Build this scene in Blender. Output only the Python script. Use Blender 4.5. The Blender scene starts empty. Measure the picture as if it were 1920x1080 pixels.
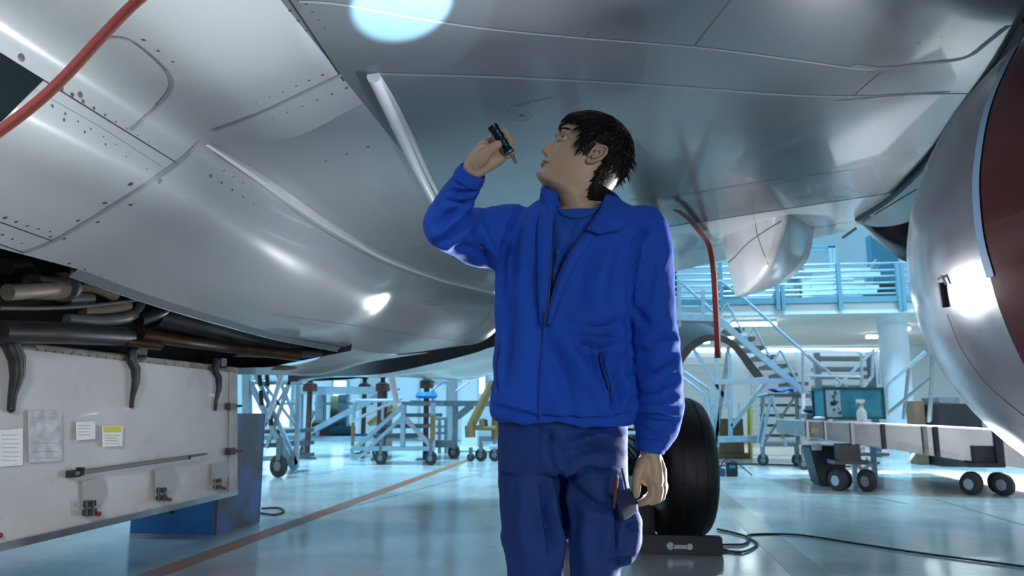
import bpy, bmesh, math, random
import numpy as np
from mathutils import Vector, Matrix, noise
from mathutils.bvhtree import BVHTree

random.seed(7)
SC = bpy.context.scene
COL = SC.collection
V = Vector

# ------------------------------------------------------------------ camera geometry
FPX = 1400.0
PITCH = math.atan(232 / FPX)
YAW = math.atan(185 * math.cos(PITCH) / FPX)
FW = V((-math.sin(YAW) * math.cos(PITCH), math.cos(YAW) * math.cos(PITCH), math.sin(PITCH)))
RT = V((math.cos(YAW), math.sin(YAW), 0))
UP = RT.cross(FW)
CAM = V((0, 0, 1.0))


def ray(px, py):
    return (FW * FPX + RT * (px - 960) + UP * (540 - py)).normalized()


def W(px, py, Y):
    """world point at distance Y down the hangar seen at a photo position"""
    d = ray(px, py)
    return CAM + d * (Y / d.y)


def WZ(px, py, z):
    d = ray(px, py)
    return CAM + d * ((z - 1.0) / d.z)


def on_plane(px, py, p0, n):
    d = ray(px, py)
    return CAM + d * ((p0 - CAM).dot(n) / d.dot(n))


def project(co):
    """numpy (n,3) world -> pixel coordinates"""
    r = co - np.array(CAM)
    z = r @ np.array(FW)
    return 960 + FPX * (r @ np.array(RT)) / z, 540 - FPX * (r @ np.array(UP)) / z, z


# ------------------------------------------------------------------ materials
MATS = {}


def mat(name, col, rough=0.5, metal=0.0, var=0.0, vscale=6.0, bump=0.0, bscale=60.0, coat=0.0, sheen=0.0,
        detail=5, col2=None, emis=None, estr=0.0, rvar=0.0, trans=0.0, spec=None, aniso=None, thr=None):
    if name in MATS:
        return MATS[name]
    m = bpy.data.materials.new(name)
    m.use_nodes = True
    nt = m.node_tree
    b = nt.nodes['Principled BSDF']
    b.inputs['Base Color'].default_value = (*col, 1)
    b.inputs['Roughness'].default_value = rough
    b.inputs['Metallic'].default_value = metal
    b.inputs['Coat Weight'].default_value = coat
    b.inputs['Sheen Weight'].default_value = sheen
    b.inputs['Transmission Weight'].default_value = trans
    if spec is not None:
        b.inputs['Specular IOR Level'].default_value = spec
    if emis:
        b.inputs['Emission Color'].default_value = (*emis, 1)
        b.inputs['Emission Strength'].default_value = estr
    tc = nt.nodes.new('ShaderNodeTexCoord')
    if var or col2:
        n = nt.nodes.new('ShaderNodeTexNoise')
        n.inputs['Scale'].default_value = vscale
        n.inputs['Detail'].default_value = detail
        mp = nt.nodes.new('ShaderNodeMapping')
        if aniso:
            mp.inputs['Scale'].default_value = aniso
        nt.links.new(tc.outputs['Object'], mp.inputs['Vector'])
        nt.links.new(mp.outputs[0], n.inputs['Vector'])
        r = nt.nodes.new('ShaderNodeValToRGB')
        lo, hi = thr or (0.35, 0.68)
        r.color_ramp.elements[0].position = lo
        r.color_ramp.elements[1].position = hi
        c2 = col2 or tuple(c * (1 - var) for c in col)
        r.color_ramp.elements[0].color = (*c2, 1)
        r.color_ramp.elements[1].color = (*col, 1)
        nt.links.new(n.outputs['Fac'], r.inputs[0])
        nt.links.new(r.outputs[0], b.inputs['Base Color'])
        if rvar:
            mr = nt.nodes.new('ShaderNodeMapRange')
            mr.inputs['From Min'].default_value = 0.3
            mr.inputs['From Max'].default_value = 0.7
            mr.inputs['To Min'].default_value = max(0.02, rough - rvar)
            mr.inputs['To Max'].default_value = rough + rvar
            nt.links.new(n.outputs['Fac'], mr.inputs['Value'])
            nt.links.new(mr.outputs[0], b.inputs['Roughness'])
    if bump:
        n2 = nt.nodes.new('ShaderNodeTexNoise')
        n2.inputs['Scale'].default_value = bscale
        n2.inputs['Detail'].default_value = 4
        nt.links.new(tc.outputs['Object'], n2.inputs['Vector'])
        bp = nt.nodes.new('ShaderNodeBump')
        bp.inputs['Strength'].default_value = bump
        bp.inputs['Distance'].default_value = 0.01
        nt.links.new(n2.outputs['Fac'], bp.inputs['Height'])
        nt.links.new(bp.outputs[0], b.inputs['Normal'])
    MATS[name] = m
    return m


# ------------------------------------------------------------------ object bookkeeping
def thing(name, label, cat, loc=(0, 0, 0), group=None):
    o = bpy.data.objects.new(name, None)
    COL.objects.link(o)
    o.location = loc
    o.empty_display_size = 0.1
    o['label'] = label
    o['category'] = cat
    if group:
        o['group'] = group
    return o


def tag(o, label, cat, group=None):
    o['label'] = label
    o['category'] = cat
    if group:
        o['group'] = group
    return o


def wloc(o):
    v = V((0, 0, 0))
    while o is not None:
        v += o.location
        o = o.parent
    return v


def link_mesh(name, me, m, parent=None, smooth=True):
    """me holds world coordinates; parents only ever carry a location"""
    o = bpy.data.objects.new(name, me)
    COL.objects.link(o)
    if parent is not None:
        o.parent = parent
        me.transform(Matrix.Translation(-wloc(parent)))
    if m is not None:
        ms = m if isinstance(m, (list, tuple)) else [m]
        for x in ms:
            me.materials.append(x)
    if smooth:
        for p in me.polygons:
            p.use_smooth = True
        try:
            me.set_sharp_from_angle(angle=math.radians(smooth if smooth is not True else 40))
        except Exception:
            pass
    return o


class MB:
    def __init__(self):
        self.v, self.f = [], []

    def add(self, vs, fs):
        b = len(self.v)
        self.v += [V(x) for x in vs]
        self.f += [tuple(b + i for i in f) for f in fs]
        return self

    def box(self, c, s, rot=None):
        c = V(c)
        R = rot if rot is not None else Matrix.Identity(3)
        vs = [c + R @ V((sx * s[0] / 2, sy * s[1] / 2, sz * s[2] / 2)) for sx in (-1, 1) for sy in (-1, 1) for sz in (-1, 1)]
        return self.add(vs, [(0, 1, 3, 2), (4, 6, 7, 5), (0, 4, 5, 1), (2, 3, 7, 6), (0, 2, 6, 4), (1, 5, 7, 3)])

    def hexa(self, q):
        """q: 8 points: near quad 4, far quad 4"""
        return self.add(q, [(0, 1, 2, 3), (7, 6, 5, 4), (0, 4, 5, 1), (1, 5, 6, 2), (2, 6, 7, 3), (3, 7, 4, 0)])

    def slab(self, quad, off):
        """quad extruded by vector off"""
        off = V(off)
        q = [V(p) for p in quad]
        n = len(q)
        vs = q + [p + off for p in q]
        fs = [tuple(range(n)), tuple(reversed(range(n, 2 * n)))]
        for i in range(n):
            j = (i + 1) % n
            fs.append((i, i + n, j + n, j))
        return self.add(vs, fs)

    def tube(self, pts, r, n=8, cap=True, square=False):
        pts = [V(p) for p in pts]
        if square:
            n = 4
        rs = r if isinstance(r, (list, tuple)) else [r] * len(pts)
        rings, prev = [], None
        for i, p in enumerate(pts):
            if i == 0:
                t = pts[1] - p
            elif i == len(pts) - 1:
                t = p - pts[i - 1]
            else:
                t = (pts[i + 1] - p).normalized() + (p - pts[i - 1]).normalized()
            t.normalize()
            if prev is None:
                a = V((0, 0, 1)) if abs(t.z) < 0.9 else V((0, 1, 0))
                u = t.cross(a).normalized()
            else:
                u = (prev - t * prev.dot(t)).normalized()
            prev = u
            w = t.cross(u)
            off = math.pi / 4 if square else 0
            rr = rs[i] * (1.2 if square else 1)
            rings.append([p + (u * math.cos(2 * math.pi * k / n + off) + w * math.sin(2 * math.pi * k / n + off)) * rr for k in range(n)])
        vs = [x for rg in rings for x in rg]
        fs = []
        for i in range(len(pts) - 1):
            for k in range(n):
                k2 = (k + 1) % n
                fs.append((i * n + k, i * n + k2, (i + 1) * n + k2, (i + 1) * n + k))
        if cap:
            fs.append(tuple(reversed(range(n))))
            fs.append(tuple((len(pts) - 1) * n + k for k in range(n)))
        return self.add(vs, fs)

    def lathe(self, prof, c, ax=(0, 0, 1), n=32, closed=False):
        """prof: list of (radius, height along ax)"""
        ax = V(ax).normalized()
        a = V((0, 0, 1)) if abs(ax.z) < 0.9 else V((1, 0, 0))
        u = ax.cross(a).normalized()
        w = ax.cross(u)
        c = V(c)
        vs = [c + ax * h + (u * math.cos(2 * math.pi * k / n) + w * math.sin(2 * math.pi * k / n)) * max(r, 1e-5) for r, h in prof for k in range(n)]
        fs = []
        m = len(prof)
        for i in range(m - 1 + (1 if closed else 0)):
            j = (i + 1) % m
            for k in range(n):
                k2 = (k + 1) % n
                fs.append((i * n + k, i * n + k2, j * n + k2, j * n + k))
        return self.add(vs, fs)

    def ball(self, c, r, n=12, m=8, R=None):
        c = V(c)
        r3 = r if isinstance(r, (list, tuple)) else (r, r, r)
        vs = []
        for i in range(m + 1):
            th = math.pi * i / m
            for k in range(n):
                ph = 2 * math.pi * k / n
                q = V((r3[0] * math.sin(th) * math.cos(ph), r3[1] * math.sin(th) * math.sin(ph), r3[2] * math.cos(th)))
                vs.append(c + (R @ q if R is not None else q))
        fs = [(i * n + k, (i + 1) * n + k, (i + 1) * n + (k + 1) % n, i * n + (k + 1) % n) for i in range(m) for k in range(n)]
        return self.add(vs, fs)

    def capsules(self, pts, n=14):
        """pts: (co, r) chain of overlapping balls and cones"""
        for co, r in pts:
            self.ball(co, r, n, 10)
        for (a, ra), (b, rb) in zip(pts, pts[1:]):
            if (V(b) - V(a)).length > 1e-4:
                self.tube([a, b], [ra, rb], n)
        return self

    def grid(self, rows, flip=False):
        nr, nc = len(rows), len(rows[0])
        vs = [p for r in rows for p in r]
        fs = []
        for i in range(nr - 1):
            for j in range(nc - 1):
                q = (i * nc + j, i * nc + j + 1, (i + 1) * nc + j + 1, (i + 1) * nc + j)
                fs.append(tuple(reversed(q)) if flip else q)
        return self.add(vs, fs)

    def mesh(self, name='mesh', clean=True, normals=True):
        me = bpy.data.meshes.new(name)
        bm = bmesh.new()
        bv = [bm.verts.new(v) for v in self.v]
        for f in self.f:
            try:
                bm.faces.new([bv[i] for i in f])
            except ValueError:
                pass
        if clean:
            bmesh.ops.remove_doubles(bm, verts=bm.verts, dist=1e-5)
        if normals:
            bmesh.ops.recalc_face_normals(bm, faces=bm.faces)
        bm.to_mesh(me)
        bm.free()
        return me

    def build(self, name, m, parent=None, smooth=True, bevel=0.0, normals=True):
        me = self.mesh(name, normals=normals)
        if bevel:
            bm = bmesh.new()
            bm.from_mesh(me)
            es = [e for e in bm.edges if e.is_manifold and e.calc_face_angle(0) > 0.6]
            try:
                bmesh.ops.bevel(bm, geom=es, offset=bevel, segments=2, affect='EDGES', clamp_overlap=True)
            except Exception:
                pass
            bm.to_mesh(me)
            bm.free()
        return link_mesh(name, me, m, parent, smooth)


def catmull(ps, n):
    """dense points through ps (list of Vectors)"""
    if len(ps) == 2:
        return [ps[0].lerp(ps[1], i / n) for i in range(n + 1)]
    out = []
    P = [ps[0] * 2 - ps[1]] + list(ps) + [ps[-1] * 2 - ps[-2]]
    tot = len(ps) - 1
    for i in range(n + 1):
        t = i / n * tot
        k = min(int(t), tot - 1)
        u = t - k
        a, b, c, d = P[k], P[k + 1], P[k + 2], P[k + 3]
        out.append(0.5 * ((2 * b) + (c - a) * u + (2 * a - 5 * b + 4 * c - d) * u * u + (3 * b - a - 3 * c + d) * u ** 3))
    return out


def surf(rows, nu, nv):
    """control rows of Vectors -> dense grid"""
    r1 = [catmull([V(p) for p in r], nu) for r in rows]
    cols = [catmull([r[j] for r in r1], nv) for j in range(nu + 1)]
    return [[cols[j][i] for j in range(nu + 1)] for i in range(nv + 1)]


def arc_points(poly, step, jitter=0.0):
    """points every `step` px along a pixel polyline"""
    out, carry = [], 0.0
    for (x0, y0), (x1, y1) in zip(poly, poly[1:]):
        L = math.hypot(x1 - x0, y1 - y0)
        t = carry
        while t < L:
            out.append((x0 + (x1 - x0) * t / L, y0 + (y1 - y0) * t / L, math.atan2(y1 - y0, x1 - x0)))
            t += step
        carry = t - L
    return out


def make_bvh(objs):
    vs, ps = [], []
    for o in objs:
        off = wloc(o)
        b = len(vs)
        vs += [v.co + off for v in o.data.vertices]
        ps += [tuple(b + i for i in p.vertices) for p in o.data.polygons]
    return BVHTree.FromPolygons(vs, ps)


def fuse(mb, voxel, smooth=4, fac=0.5, name='fused'):
    """closed overlapping shells -> one continuous skin"""
    me = mb.mesh(name)
    o = bpy.data.objects.new('fuse_tmp', me)
    COL.objects.link(o)
    m = o.modifiers.new('r', 'REMESH')
    m.mode = 'VOXEL'
    m.voxel_size = voxel
    if smooth:
        s = o.modifiers.new('s', 'SMOOTH')
        s.iterations = smooth
        s.factor = fac
    dg = bpy.context.evaluated_depsgraph_get()
    out = bpy.data.meshes.new_from_object(o.evaluated_get(dg))
    bpy.data.objects.remove(o)
    return out


# ------------------------------------------------------------------ camera
cd = bpy.data.cameras.new('camera')
cam = bpy.data.objects.new('camera', cd)
COL.objects.link(cam)
cam.location = CAM
cam.rotation_euler = Matrix((RT, UP, -FW)).transposed().to_euler()
cd.sensor_width = 36
cd.lens = FPX / 1920 * 36
cd.clip_start = 0.05
cd.clip_end = 200
cd.dof.use_dof = True
cd.dof.focus_distance = 1.9
cd.dof.aperture_fstop = 6.3
SC.camera = cam

# ------------------------------------------------------------------ palette
M_skin_paint = mat('aircraft_paint', (0.35, 0.385, 0.40), 0.27, var=0.06, vscale=0.7, coat=0.15, detail=1.5, thr=(0.2, 0.8))
M_skin_grey = mat('aircraft_grey_paint', (0.125, 0.138, 0.15), 0.22, var=0.10, vscale=0.7, coat=0.2, detail=1.5, thr=(0.2, 0.8))
M_flap = mat('flap_paint', (0.52, 0.56, 0.58), 0.13, var=0.10, vscale=1.2, detail=1.5, coat=0.4)
M_silver = mat('polished_metal', (0.66, 0.67, 0.70), 0.22, 0.9, var=0.18, vscale=3.0, rvar=0.07)
M_seam = mat('seam_line', (0.08, 0.10, 0.11), 0.5)
M_seam_light = mat('sealant_line', (0.20, 0.23, 0.24), 0.45)
M_rivet = mat('rivet_grey', (0.06, 0.07, 0.07), 0.4)
M_rivet_light = mat('rivet_bright', (0.5, 0.55, 0.6), 0.2, 0.6)
M_black = mat('black_rubber', (0.008, 0.009, 0.011), 0.55)
M_tyre = mat('tyre_rubber', (0.006, 0.007, 0.009), 0.45, bump=0.3, bscale=40)
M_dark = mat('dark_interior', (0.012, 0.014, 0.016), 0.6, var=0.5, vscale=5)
M_dmetal = mat('dark_metal', (0.05, 0.052, 0.055), 0.4, 0.6, var=0.4, vscale=12)
M_red = mat('red_webbing', (0.17, 0.016, 0.013), 0.7)
M_white = mat('white_lip_paint', (0.78, 0.80, 0.82), 0.22, coat=0.4)
# ================================================================== AIRCRAFT
plane = thing('airplane', 'large grey and white airliner parked over the technician, belly and wing seen from below', 'airplane', (0, 5, 0))


def P(name, mb, m, parent=None, **k):
    return mb.build(name, m, parent or plane, **k)


# --- belly fairing, near part (ahead of the cross joint) and wing-body underside
_t0 = W(385, 272, 2.87)
near_rows = [[(-2.24, y, 1.60), (-1.97, y, 1.755), (-1.76, y, 1.875), tuple(_t0 + V((0, min(y, _t0.y) - _t0.y, 0))), (-1.34, y, 2.15), (-1.02, y, 2.30)] for y in (-1.2, 0.4, 1.6)]
near_rows.append([(-2.24, 2.86, 1.60), (-1.97, 2.86, 1.755), (-1.76, 2.86, 1.875), tuple(_t0), (-1.34, 2.89, 2.15), (-1.02, 2.91, 2.30)])
belly_near = P('belly_panel', MB().grid(surf(near_rows, 40, 24)), M_skin_paint)

low = [(385, 272, 2.87), (500, 352, 3.42), (600, 420, 4.15), (700, 478, 4.95), (760, 504, 5.45), (830, 528, 6.1), (880, 541, 6.5), (925, 552, 6.8)]
upl = [(385, 262, 2.90), (500, 333, 3.46), (600, 403, 4.2), (700, 466, 5.0), (760, 495, 5.5), (830, 521, 6.15), (880, 535, 6.55), (925, 547, 6.85)]
T = [W(*p) for p in low]
rows = [
    [V((-2.24, 2.86, 1.60)), V((-1.97, 2.86, 1.755)), V((-1.76, 2.86, 1.875)), T[0]],
    [V((-2.27, 3.45, 1.57)), V((-1.99, 3.43, 1.69)), V((-1.76, 3.42, 1.84)), T[1]],
    [V((-2.28, 4.20, 1.545)), V((-1.97, 4.2, 1.64)), V((-1.76, 4.16, 1.83)), T[2]],
    [V((-2.24, 4.95, 1.52)), V((-1.92, 4.95, 1.59)), V((-1.66, 4.95, 1.78)), T[3]],
    [W(640, 650, 5.6), W(700, 610, 5.45), W(745, 555, 5.45), T[4]],
    [W(735, 664, 6.1), W(785, 625, 5.9), W(822, 575, 5.9), T[5]],
    [W(843, 651, 6.6), W(868, 620, 6.4), W(885, 578, 6.35), T[6]],
    [W(905, 640, 6.75), W(922, 615, 6.7), W(932, 580, 6.75), T[7]],
    [W(950, 600, 6.9), W(955, 590, 6.95), W(958, 580, 7.0), W(955, 563, 7.0)],
]
_fg = surf(rows, 30, 90)
_nl = catmull([V(p) for p in near_rows[-1]], 50)[:31]
_dl = [a - b for a, b in zip(_nl, _fg[0])]
for _i in range(28):
    _k = (math.cos(math.pi * _i / 28) + 1) / 2
    for _j in range(31):
        _fg[_i][_j] = _fg[_i][_j] + _dl[_j] * _k
fair = P('belly_fairing', MB().grid(_fg), M_skin_paint)
U_ = [W(*p) for p in upl]
lip = P('fairing_lip', MB().grid([catmull(T, 60), catmull([(a + b) / 2 + V((0.015, 0, -0.01)) for a, b in zip(T, U_)], 60), catmull(U_, 60)]), M_white)
# underside between the lip and the wing
rb = []
for i, p in enumerate(U_):
    y = p.y
    w0 = V((-1.02, y, 2.30)) if i < 5 else V((-1.02 + 0.05 * (i - 4), y + 0.1 * (i - 4), 2.30 - 0.02 * (i - 4)))
    rb.append([p, p.lerp(w0, 0.33) + V((0, 0, 0.02)), p.lerp(w0, 0.68) + V((0, 0, 0.015)), w0])
under = P('wing_root_panel', MB().grid(surf(rb, 16, 60)), M_skin_paint)

# keel strip below the wheel well
kr = [[W(430, 690, 4.95), W(529, 687, 5.5), W(590, 675, 5.75), W(640, 651, 5.62), W(735, 665, 6.15), W(800, 661, 6.48)],
      [W(430, 696, 5.1), W(525, 696, 5.65), W(592, 690, 5.95), W(650, 673, 6.0), W(737, 668, 6.25), W(801, 661.5, 6.5)],
      [W(430, 702, 5.25), W(522, 703, 5.8), W(601, 702, 6.1), W(686, 680, 6.3), W(740, 671, 6.35), W(802, 662, 6.52)],
      [W(430, 700, 5.45), W(522, 701, 6.0), W(601, 700, 6.3), W(686, 678, 6.5), W(740, 669, 6.55), W(803, 661, 6.7)]]
keel = P('keel_panel', MB().grid(surf(kr, 60, 14)), M_skin_paint)
P('drain_patch', MB().grid(surf([[W(530 + 30 * math.cos(a) * s, 689 + 5 * math.sin(a) * s, 5.5 + 0.0 * s) + V((0, -0.02, -0.004)) for a in [k * math.pi / 8 for k in range(17)]] for s in (0.02, 0.5, 1.0)], 16, 2)), mat('primer_brown', (0.16, 0.13, 0.11), 0.5))

# wing underside
def zw(x, y):
    z = 2.30 + 0.125 * (x + 1.02)
    if y > 6.0:
        z += 0.035 * math.sin(min(1, (y - 6.0) / 2.0) * math.pi) * 1.0 - 0.012 * (y - 6.0)
    if y < 2.0:
        z -= 0.02 * (2.0 - y) ** 2
    return z


def te(x):
    return 8.1 - 0.42 * (x - 0.62)


g = []
for i in range(61):
    v = i / 60
    r = []
    for j in range(41):
        x = -1.02 + (j / 40) * 8.0
        y = -1.2 + v * (6.05 + 1.2)
        r.append(V((x, y, zw(x, y))))
    g.append(r)
wing = P('wing_lower_skin', MB().grid(g), M_skin_grey)
g = []
for i in range(25):
    v = i / 24
    r = []
    for j in range(41):
        x = -1.1 + (j / 40) * 8.0
        y = 6.0505 + v * (max(te(x), 6.2) - 6.0505)
        r.append(V((x, y, zw(x, y) - 0.003)))
    g.append(r)
flap = P('flap', MB().grid(g), M_flap)
# flap closed trailing edge wedge and top so that it has thickness
g2 = [[g[-1][j] for j in range(41)], [g[-1][j] + V((0, 0.0, 0.02)) for j in range(41)], [g[-1][j] + V((0, -1.6, 0.30)) for j in range(41)]]
P('flap_upper_skin', MB().grid(g2), M_skin_grey)
gt = [[V((x, y, zw(x, y) + 0.34)) for x in (-3.4, 0, 3, 6.98)] for y in (-1.2, 2, 6.6)]
P('wing_upper_skin', MB().grid(gt), M_skin_grey)

SKIN = make_bvh([belly_near, fair, lip, under, keel, wing, flap])


def hit(px, py, off=0.002, bvh=None):
    d = ray(px, py)
    loc, n, i, dist = (bvh or SKIN).ray_cast(CAM, d)
    if loc is None:
        return None, None
    if n.dot(d) > 0:
        n = -n
    return loc + n * off, n


def seam(name, poly, wpx, m, off=0.0015, step=12, bvh=None, parent=None):
    """narrow strip laid on the skin along a pixel polyline; wpx = width in m"""
    pts = arc_points(poly, step) + [(poly[-1][0], poly[-1][1], 0)]
    L, R_ = [], []
    H = [hit(x, y, off, bvh) for x, y, a in pts]
    H = [h for h in H if h[0] is not None]
    for i, (p, n) in enumerate(H):
        a = H[max(i - 1, 0)][0]
        b = H[min(i + 1, len(H) - 1)][0]
        t = (b - a)
        if t.length < 1e-6:
            continue
        s = t.normalized().cross(n).normalized() * wpx / 2
        L.append(p - s)
        R_.append(p + s)
    if len(L) < 2:
        return None
    return MB().grid([L, R_]).build(name, m, parent or plane)


def rivets(name, poly, step, r, m, off=0.001, bvh=None, parent=None):
    mb = MB()
    for x, y, a in arc_points(poly, step):
        p, n = hit(x, y, off, bvh)
        if p is None:
            continue
        u = n.orthogonal().normalized()
        w = n.cross(u)
        k = 8
        ring = [p + (u * math.cos(2 * math.pi * q / k) + w * math.sin(2 * math.pi * q / k)) * r for q in range(k)]
        r *= 0.85
        top = [p + n * r * 0.12 + (u * math.cos(2 * math.pi * q / k) + w * math.sin(2 * math.pi * q / k)) * r * 0.6 for q in range(k)]
        mb.add(ring + top, [tuple(range(k, 2 * k))] + [(q, (q + 1) % k, k + (q + 1) % k, k + q) for q in range(k)])
    if mb.v:
        return mb.build(name, m, parent or plane)


def curve_px(pts, n=24):
    return [(p.x, p.y) for p in catmull([V((x, y, 0)) for x, y in pts], n)]


# seams
seam('panel_seam', curve_px([(640, 140), (560, 178), (480, 215), (400, 245)]), 0.018, M_seam_light)
seam('panel_seam', curve_px([(375, 265), (340, 300), (270, 348), (180, 405), (100, 452), (45, 474)], 30), 0.022, M_seam_light)
seam('panel_seam', [(0, 100), (332, 306)], 0.005, M_black)
seam('panel_seam', [(60, 165), (200, 245), (318, 322)], 0.003, M_seam_light)
seam('panel_seam', [(543, 0), (645, 152)], 0.006, M_black)
seam('panel_seam', curve_px([(196, 72), (222, 70), (250, 78), (285, 105), (312, 132), (322, 155), (312, 180), (270, 222), (244, 244)], 40), 0.014, M_seam_light)
seam('panel_seam', curve_px([(250, 78), (285, 105), (312, 132)], 10), 0.005, M_seam)
seam('panel_seam', [(0, 416), (100, 452)], 0.005, M_black)
seam('panel_seam', [(0, 458), (46, 474)], 0.005, M_black)
seam('panel_seam', curve_px([(710, 138), (900, 143), (1060, 150), (1280, 163), (1480, 178), (1620, 180), (1780, 172)], 60), 0.016, M_seam_light)
seam('panel_seam', curve_px([(560, 2), (640, 8), (760, 30), (900, 52), (1080, 70), (1300, 88), (1460, 108), (1600, 128), (1640, 131)], 60), 0.012, M_seam_light)
seam('panel_seam', [(1302, 86), (1371, 0)], 0.006, M_black)
seam('panel_seam', [(1655, 132), (1600, 180)], 0.006, M_black)
seam('panel_seam', curve_px([(1600, 123), (1660, 128), (1740, 118), (1810, 108), (1850, 80), (1890, 48)], 30), 0.03, M_seam)
seam('panel_seam', curve_px([(1560, 190), (1700, 178), (1830, 175)], 20), 0.008, M_seam_light)
seam('panel_seam', curve_px([(775, 470), (800, 462), (850, 455), (900, 452)], 14), 0.006, M_seam_light)
seam('panel_seam', curve_px([(400, 285), (480, 340), (560, 402), (640, 452), (720, 493), (790, 520)], 40), 0.004, M_seam)
seam('panel_seam', curve_px([(520, 590), (640, 607), (740, 622), (840, 637), (890, 642)], 30), 0.005, M_seam_light)
seam('panel_seam', curve_px([(924, 556), (915, 590), (890, 618), (850, 638)], 20), 0.006, M_seam)
seam('panel_seam', curve_px([(1180, 375), (1300, 362), (1400, 345), (1600, 318)], 40), 0.006, M_seam)
seam('panel_seam', curve_px([(1256, 476), (1340, 462), (1420, 446), (1600, 415)], 40), 0.01, M_seam)
# rivet rows
for poly, st, r in [
    ([(630, 130), (395, 228)], 27, .007), ([(650, 165), (415, 262)], 30, .007),
    ([(545, 20), (640, 140)], 24, .0075), ([(575, 8), (660, 120)], 19, .005),
    ([(115, 165), (325, 295)], 24, .010), ([(50, 170), (300, 320)], 28, .008), ([(120, 225), (290, 325)], 45, .006),
    ([(395, 330), (480, 385), (600, 452), (640, 478), (740, 520), (850, 545)], 24, .009),
    ([(420, 320), (560, 410), (700, 482), (800, 520), (900, 548)], 21, .006),
    ([(245, 345), (170, 400), (30, 480)], 60, .011), ([(300, 340), (240, 388), (60, 478)], 70, .011),
    ([(130, 494), (200, 520), (300, 552), (420, 596), (520, 625), (640, 655)], 31, .007),
    ([(10, 408), (55, 425), (110, 438)], 22, .008), ([(5, 440), (50, 460)], 20, .006),
    ([(40, 108), (42, 109)], 20, .013), ([(150, 178), (152, 179)], 20, .012), ([(270, 75), (330, 120)], 34, .007),
    ([(690, 275), (560, 320), (480, 360)], 42, .008), ([(780, 412), (720, 428), (650, 446)], 33, .008),
    ([(1105, 62), (1104, 61)], 9, .006), ([(978, 217), (979, 218)], 5, .013),
]:
    rivets('rivet_pattern', poly, st, r, M_rivet)
for poly, st, r in [
    ([(740, 152), (1000, 168), (1280, 178), (1520, 186)], 15, .003), ([(770, 185), (1100, 190), (1300, 193), (1530, 200)], 14, .003),
    ([(1300, 200), (1540, 208)], 12, .003), ([(1450, 320), (1700, 290)], 18, .004), ([(1300, 366), (1440, 350), (1620, 318)], 14, .004),
    ([(1350, 392), (1500, 372), (1640, 345)], 13, .004), ([(1690, 5), (1850, 40)], 22, .006), ([(1700, 85), (1800, 60)], 22, .006),
]:
    rivets('rivet_pattern', poly, st, r, M_rivet_light if poly[0][1] > 140 else M_rivet)
# inspection port with stencilled ring
ring = [(976 + 24 * math.cos(a), 213 + 14 * math.sin(a)) for a in [k * math.pi / 12 for k in range(-3, 17)]]
seam('stencil_ring', ring, 0.003, M_seam_light, step=6)
# stencil text rows on the fairing
for k in range(5):
    seam('stencil_line', [(795 + k * 6 - 12 * (k % 2), 571 - k * 5), (832 + k * 1.5, 561 + (-4 + k) * 0 + 10 - k * 5)], 0.006, M_seam_light, step=6)


def stencil(txt, px, py, size, angx, m):
    p, n = hit(px, py, 0.003)
    q, _ = hit(px + angx[0], py + angx[1], 0.003)
    t = (q - p).normalized()
    cu = bpy.data.curves.new('txt', 'FONT')
    cu.body = txt
    cu.size = size
    o = bpy.data.objects.new('txt', cu)
    COL.objects.link(o)
    dg = bpy.context.evaluated_depsgraph_get()
    me = bpy.data.meshes.new_from_object(o.evaluated_get(dg))
    bpy.data.objects.remove(o)
    b = n.cross(t).normalized()
    me.transform(Matrix.Translation(p) @ Matrix((t, b, n)).transposed().to_4x4())
    return link_mesh('stencil_text', me, m, plane, smooth=False)


stencil('JACK POINT', 957, 205, 0.04, (20, -5), M_seam_light)

# bright seal strip on the wing root
p1, p2 = [], []
for (x, y) in curve_px([(700, 138), (722, 185), (752, 250), (785, 320), (822, 390), (850, 430)], 24):
    h, n = hit(x, y, 0.012)
    p1.append(h)
P('root_seal_strip', MB().tube(p1, 0.028, 10), M_white)
p1 = []
for (x, y) in curve_px([(708, 140), (735, 185), (768, 250), (800, 320), (836, 390)], 20):
    h, n = hit(x, y, 0.008)
    p1.append(h)
P('root_seal_strip', MB().tube(p1, 0.014, 8), M_flap)

# dark sheet on the skin paints the shade of an access opening, far left
gq = []
for i in range(13):
    r = []
    for j in range(13):
        u, v = i / 12, j / 12
        x = (-60 * (1 - u) + 80 * u) * (1 - v) + (-60 * (1 - u) + 2 * u) * v
        y = (62 * (1 - u) + 150 * u) * (1 - v) + (262 * (1 - u) + 226 * u) * v
        r.append(hit(x, y, 0.004)[0])
    gq.append(r)
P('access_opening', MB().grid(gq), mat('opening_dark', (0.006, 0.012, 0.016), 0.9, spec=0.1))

# --- aft fuselage beyond the fairing
ar = [[W(560, 712, 6.4), W(617, 706, 6.6), W(717, 701, 7.0), W(812, 682, 7.3), W(890, 662, 7.5), W(928, 650, 7.6), W(1010, 640, 7.9)],
      [W(560, 716, 6.7), W(620, 709, 6.9), W(740, 706, 7.3), W(815, 698, 7.7), W(890, 684, 7.9), W(930, 674, 8.0), W(1010, 660, 8.2)],
      [W(560, 714, 7.2), W(640, 708, 7.5), W(750, 706, 8.0), W(808, 711, 8.4), W(878, 711, 8.6), W(925, 703, 8.7), W(1010, 690, 8.8)],
      [W(560, 690, 8.2), W(640, 690, 8.5), W(750, 690, 9.0), W(808, 690, 9.4), W(878, 690, 9.6), W(925, 680, 9.7), W(1010, 670, 9.8)]]
P('aft_belly', MB().grid(surf(ar, 50, 20)), M_flap)
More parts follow.
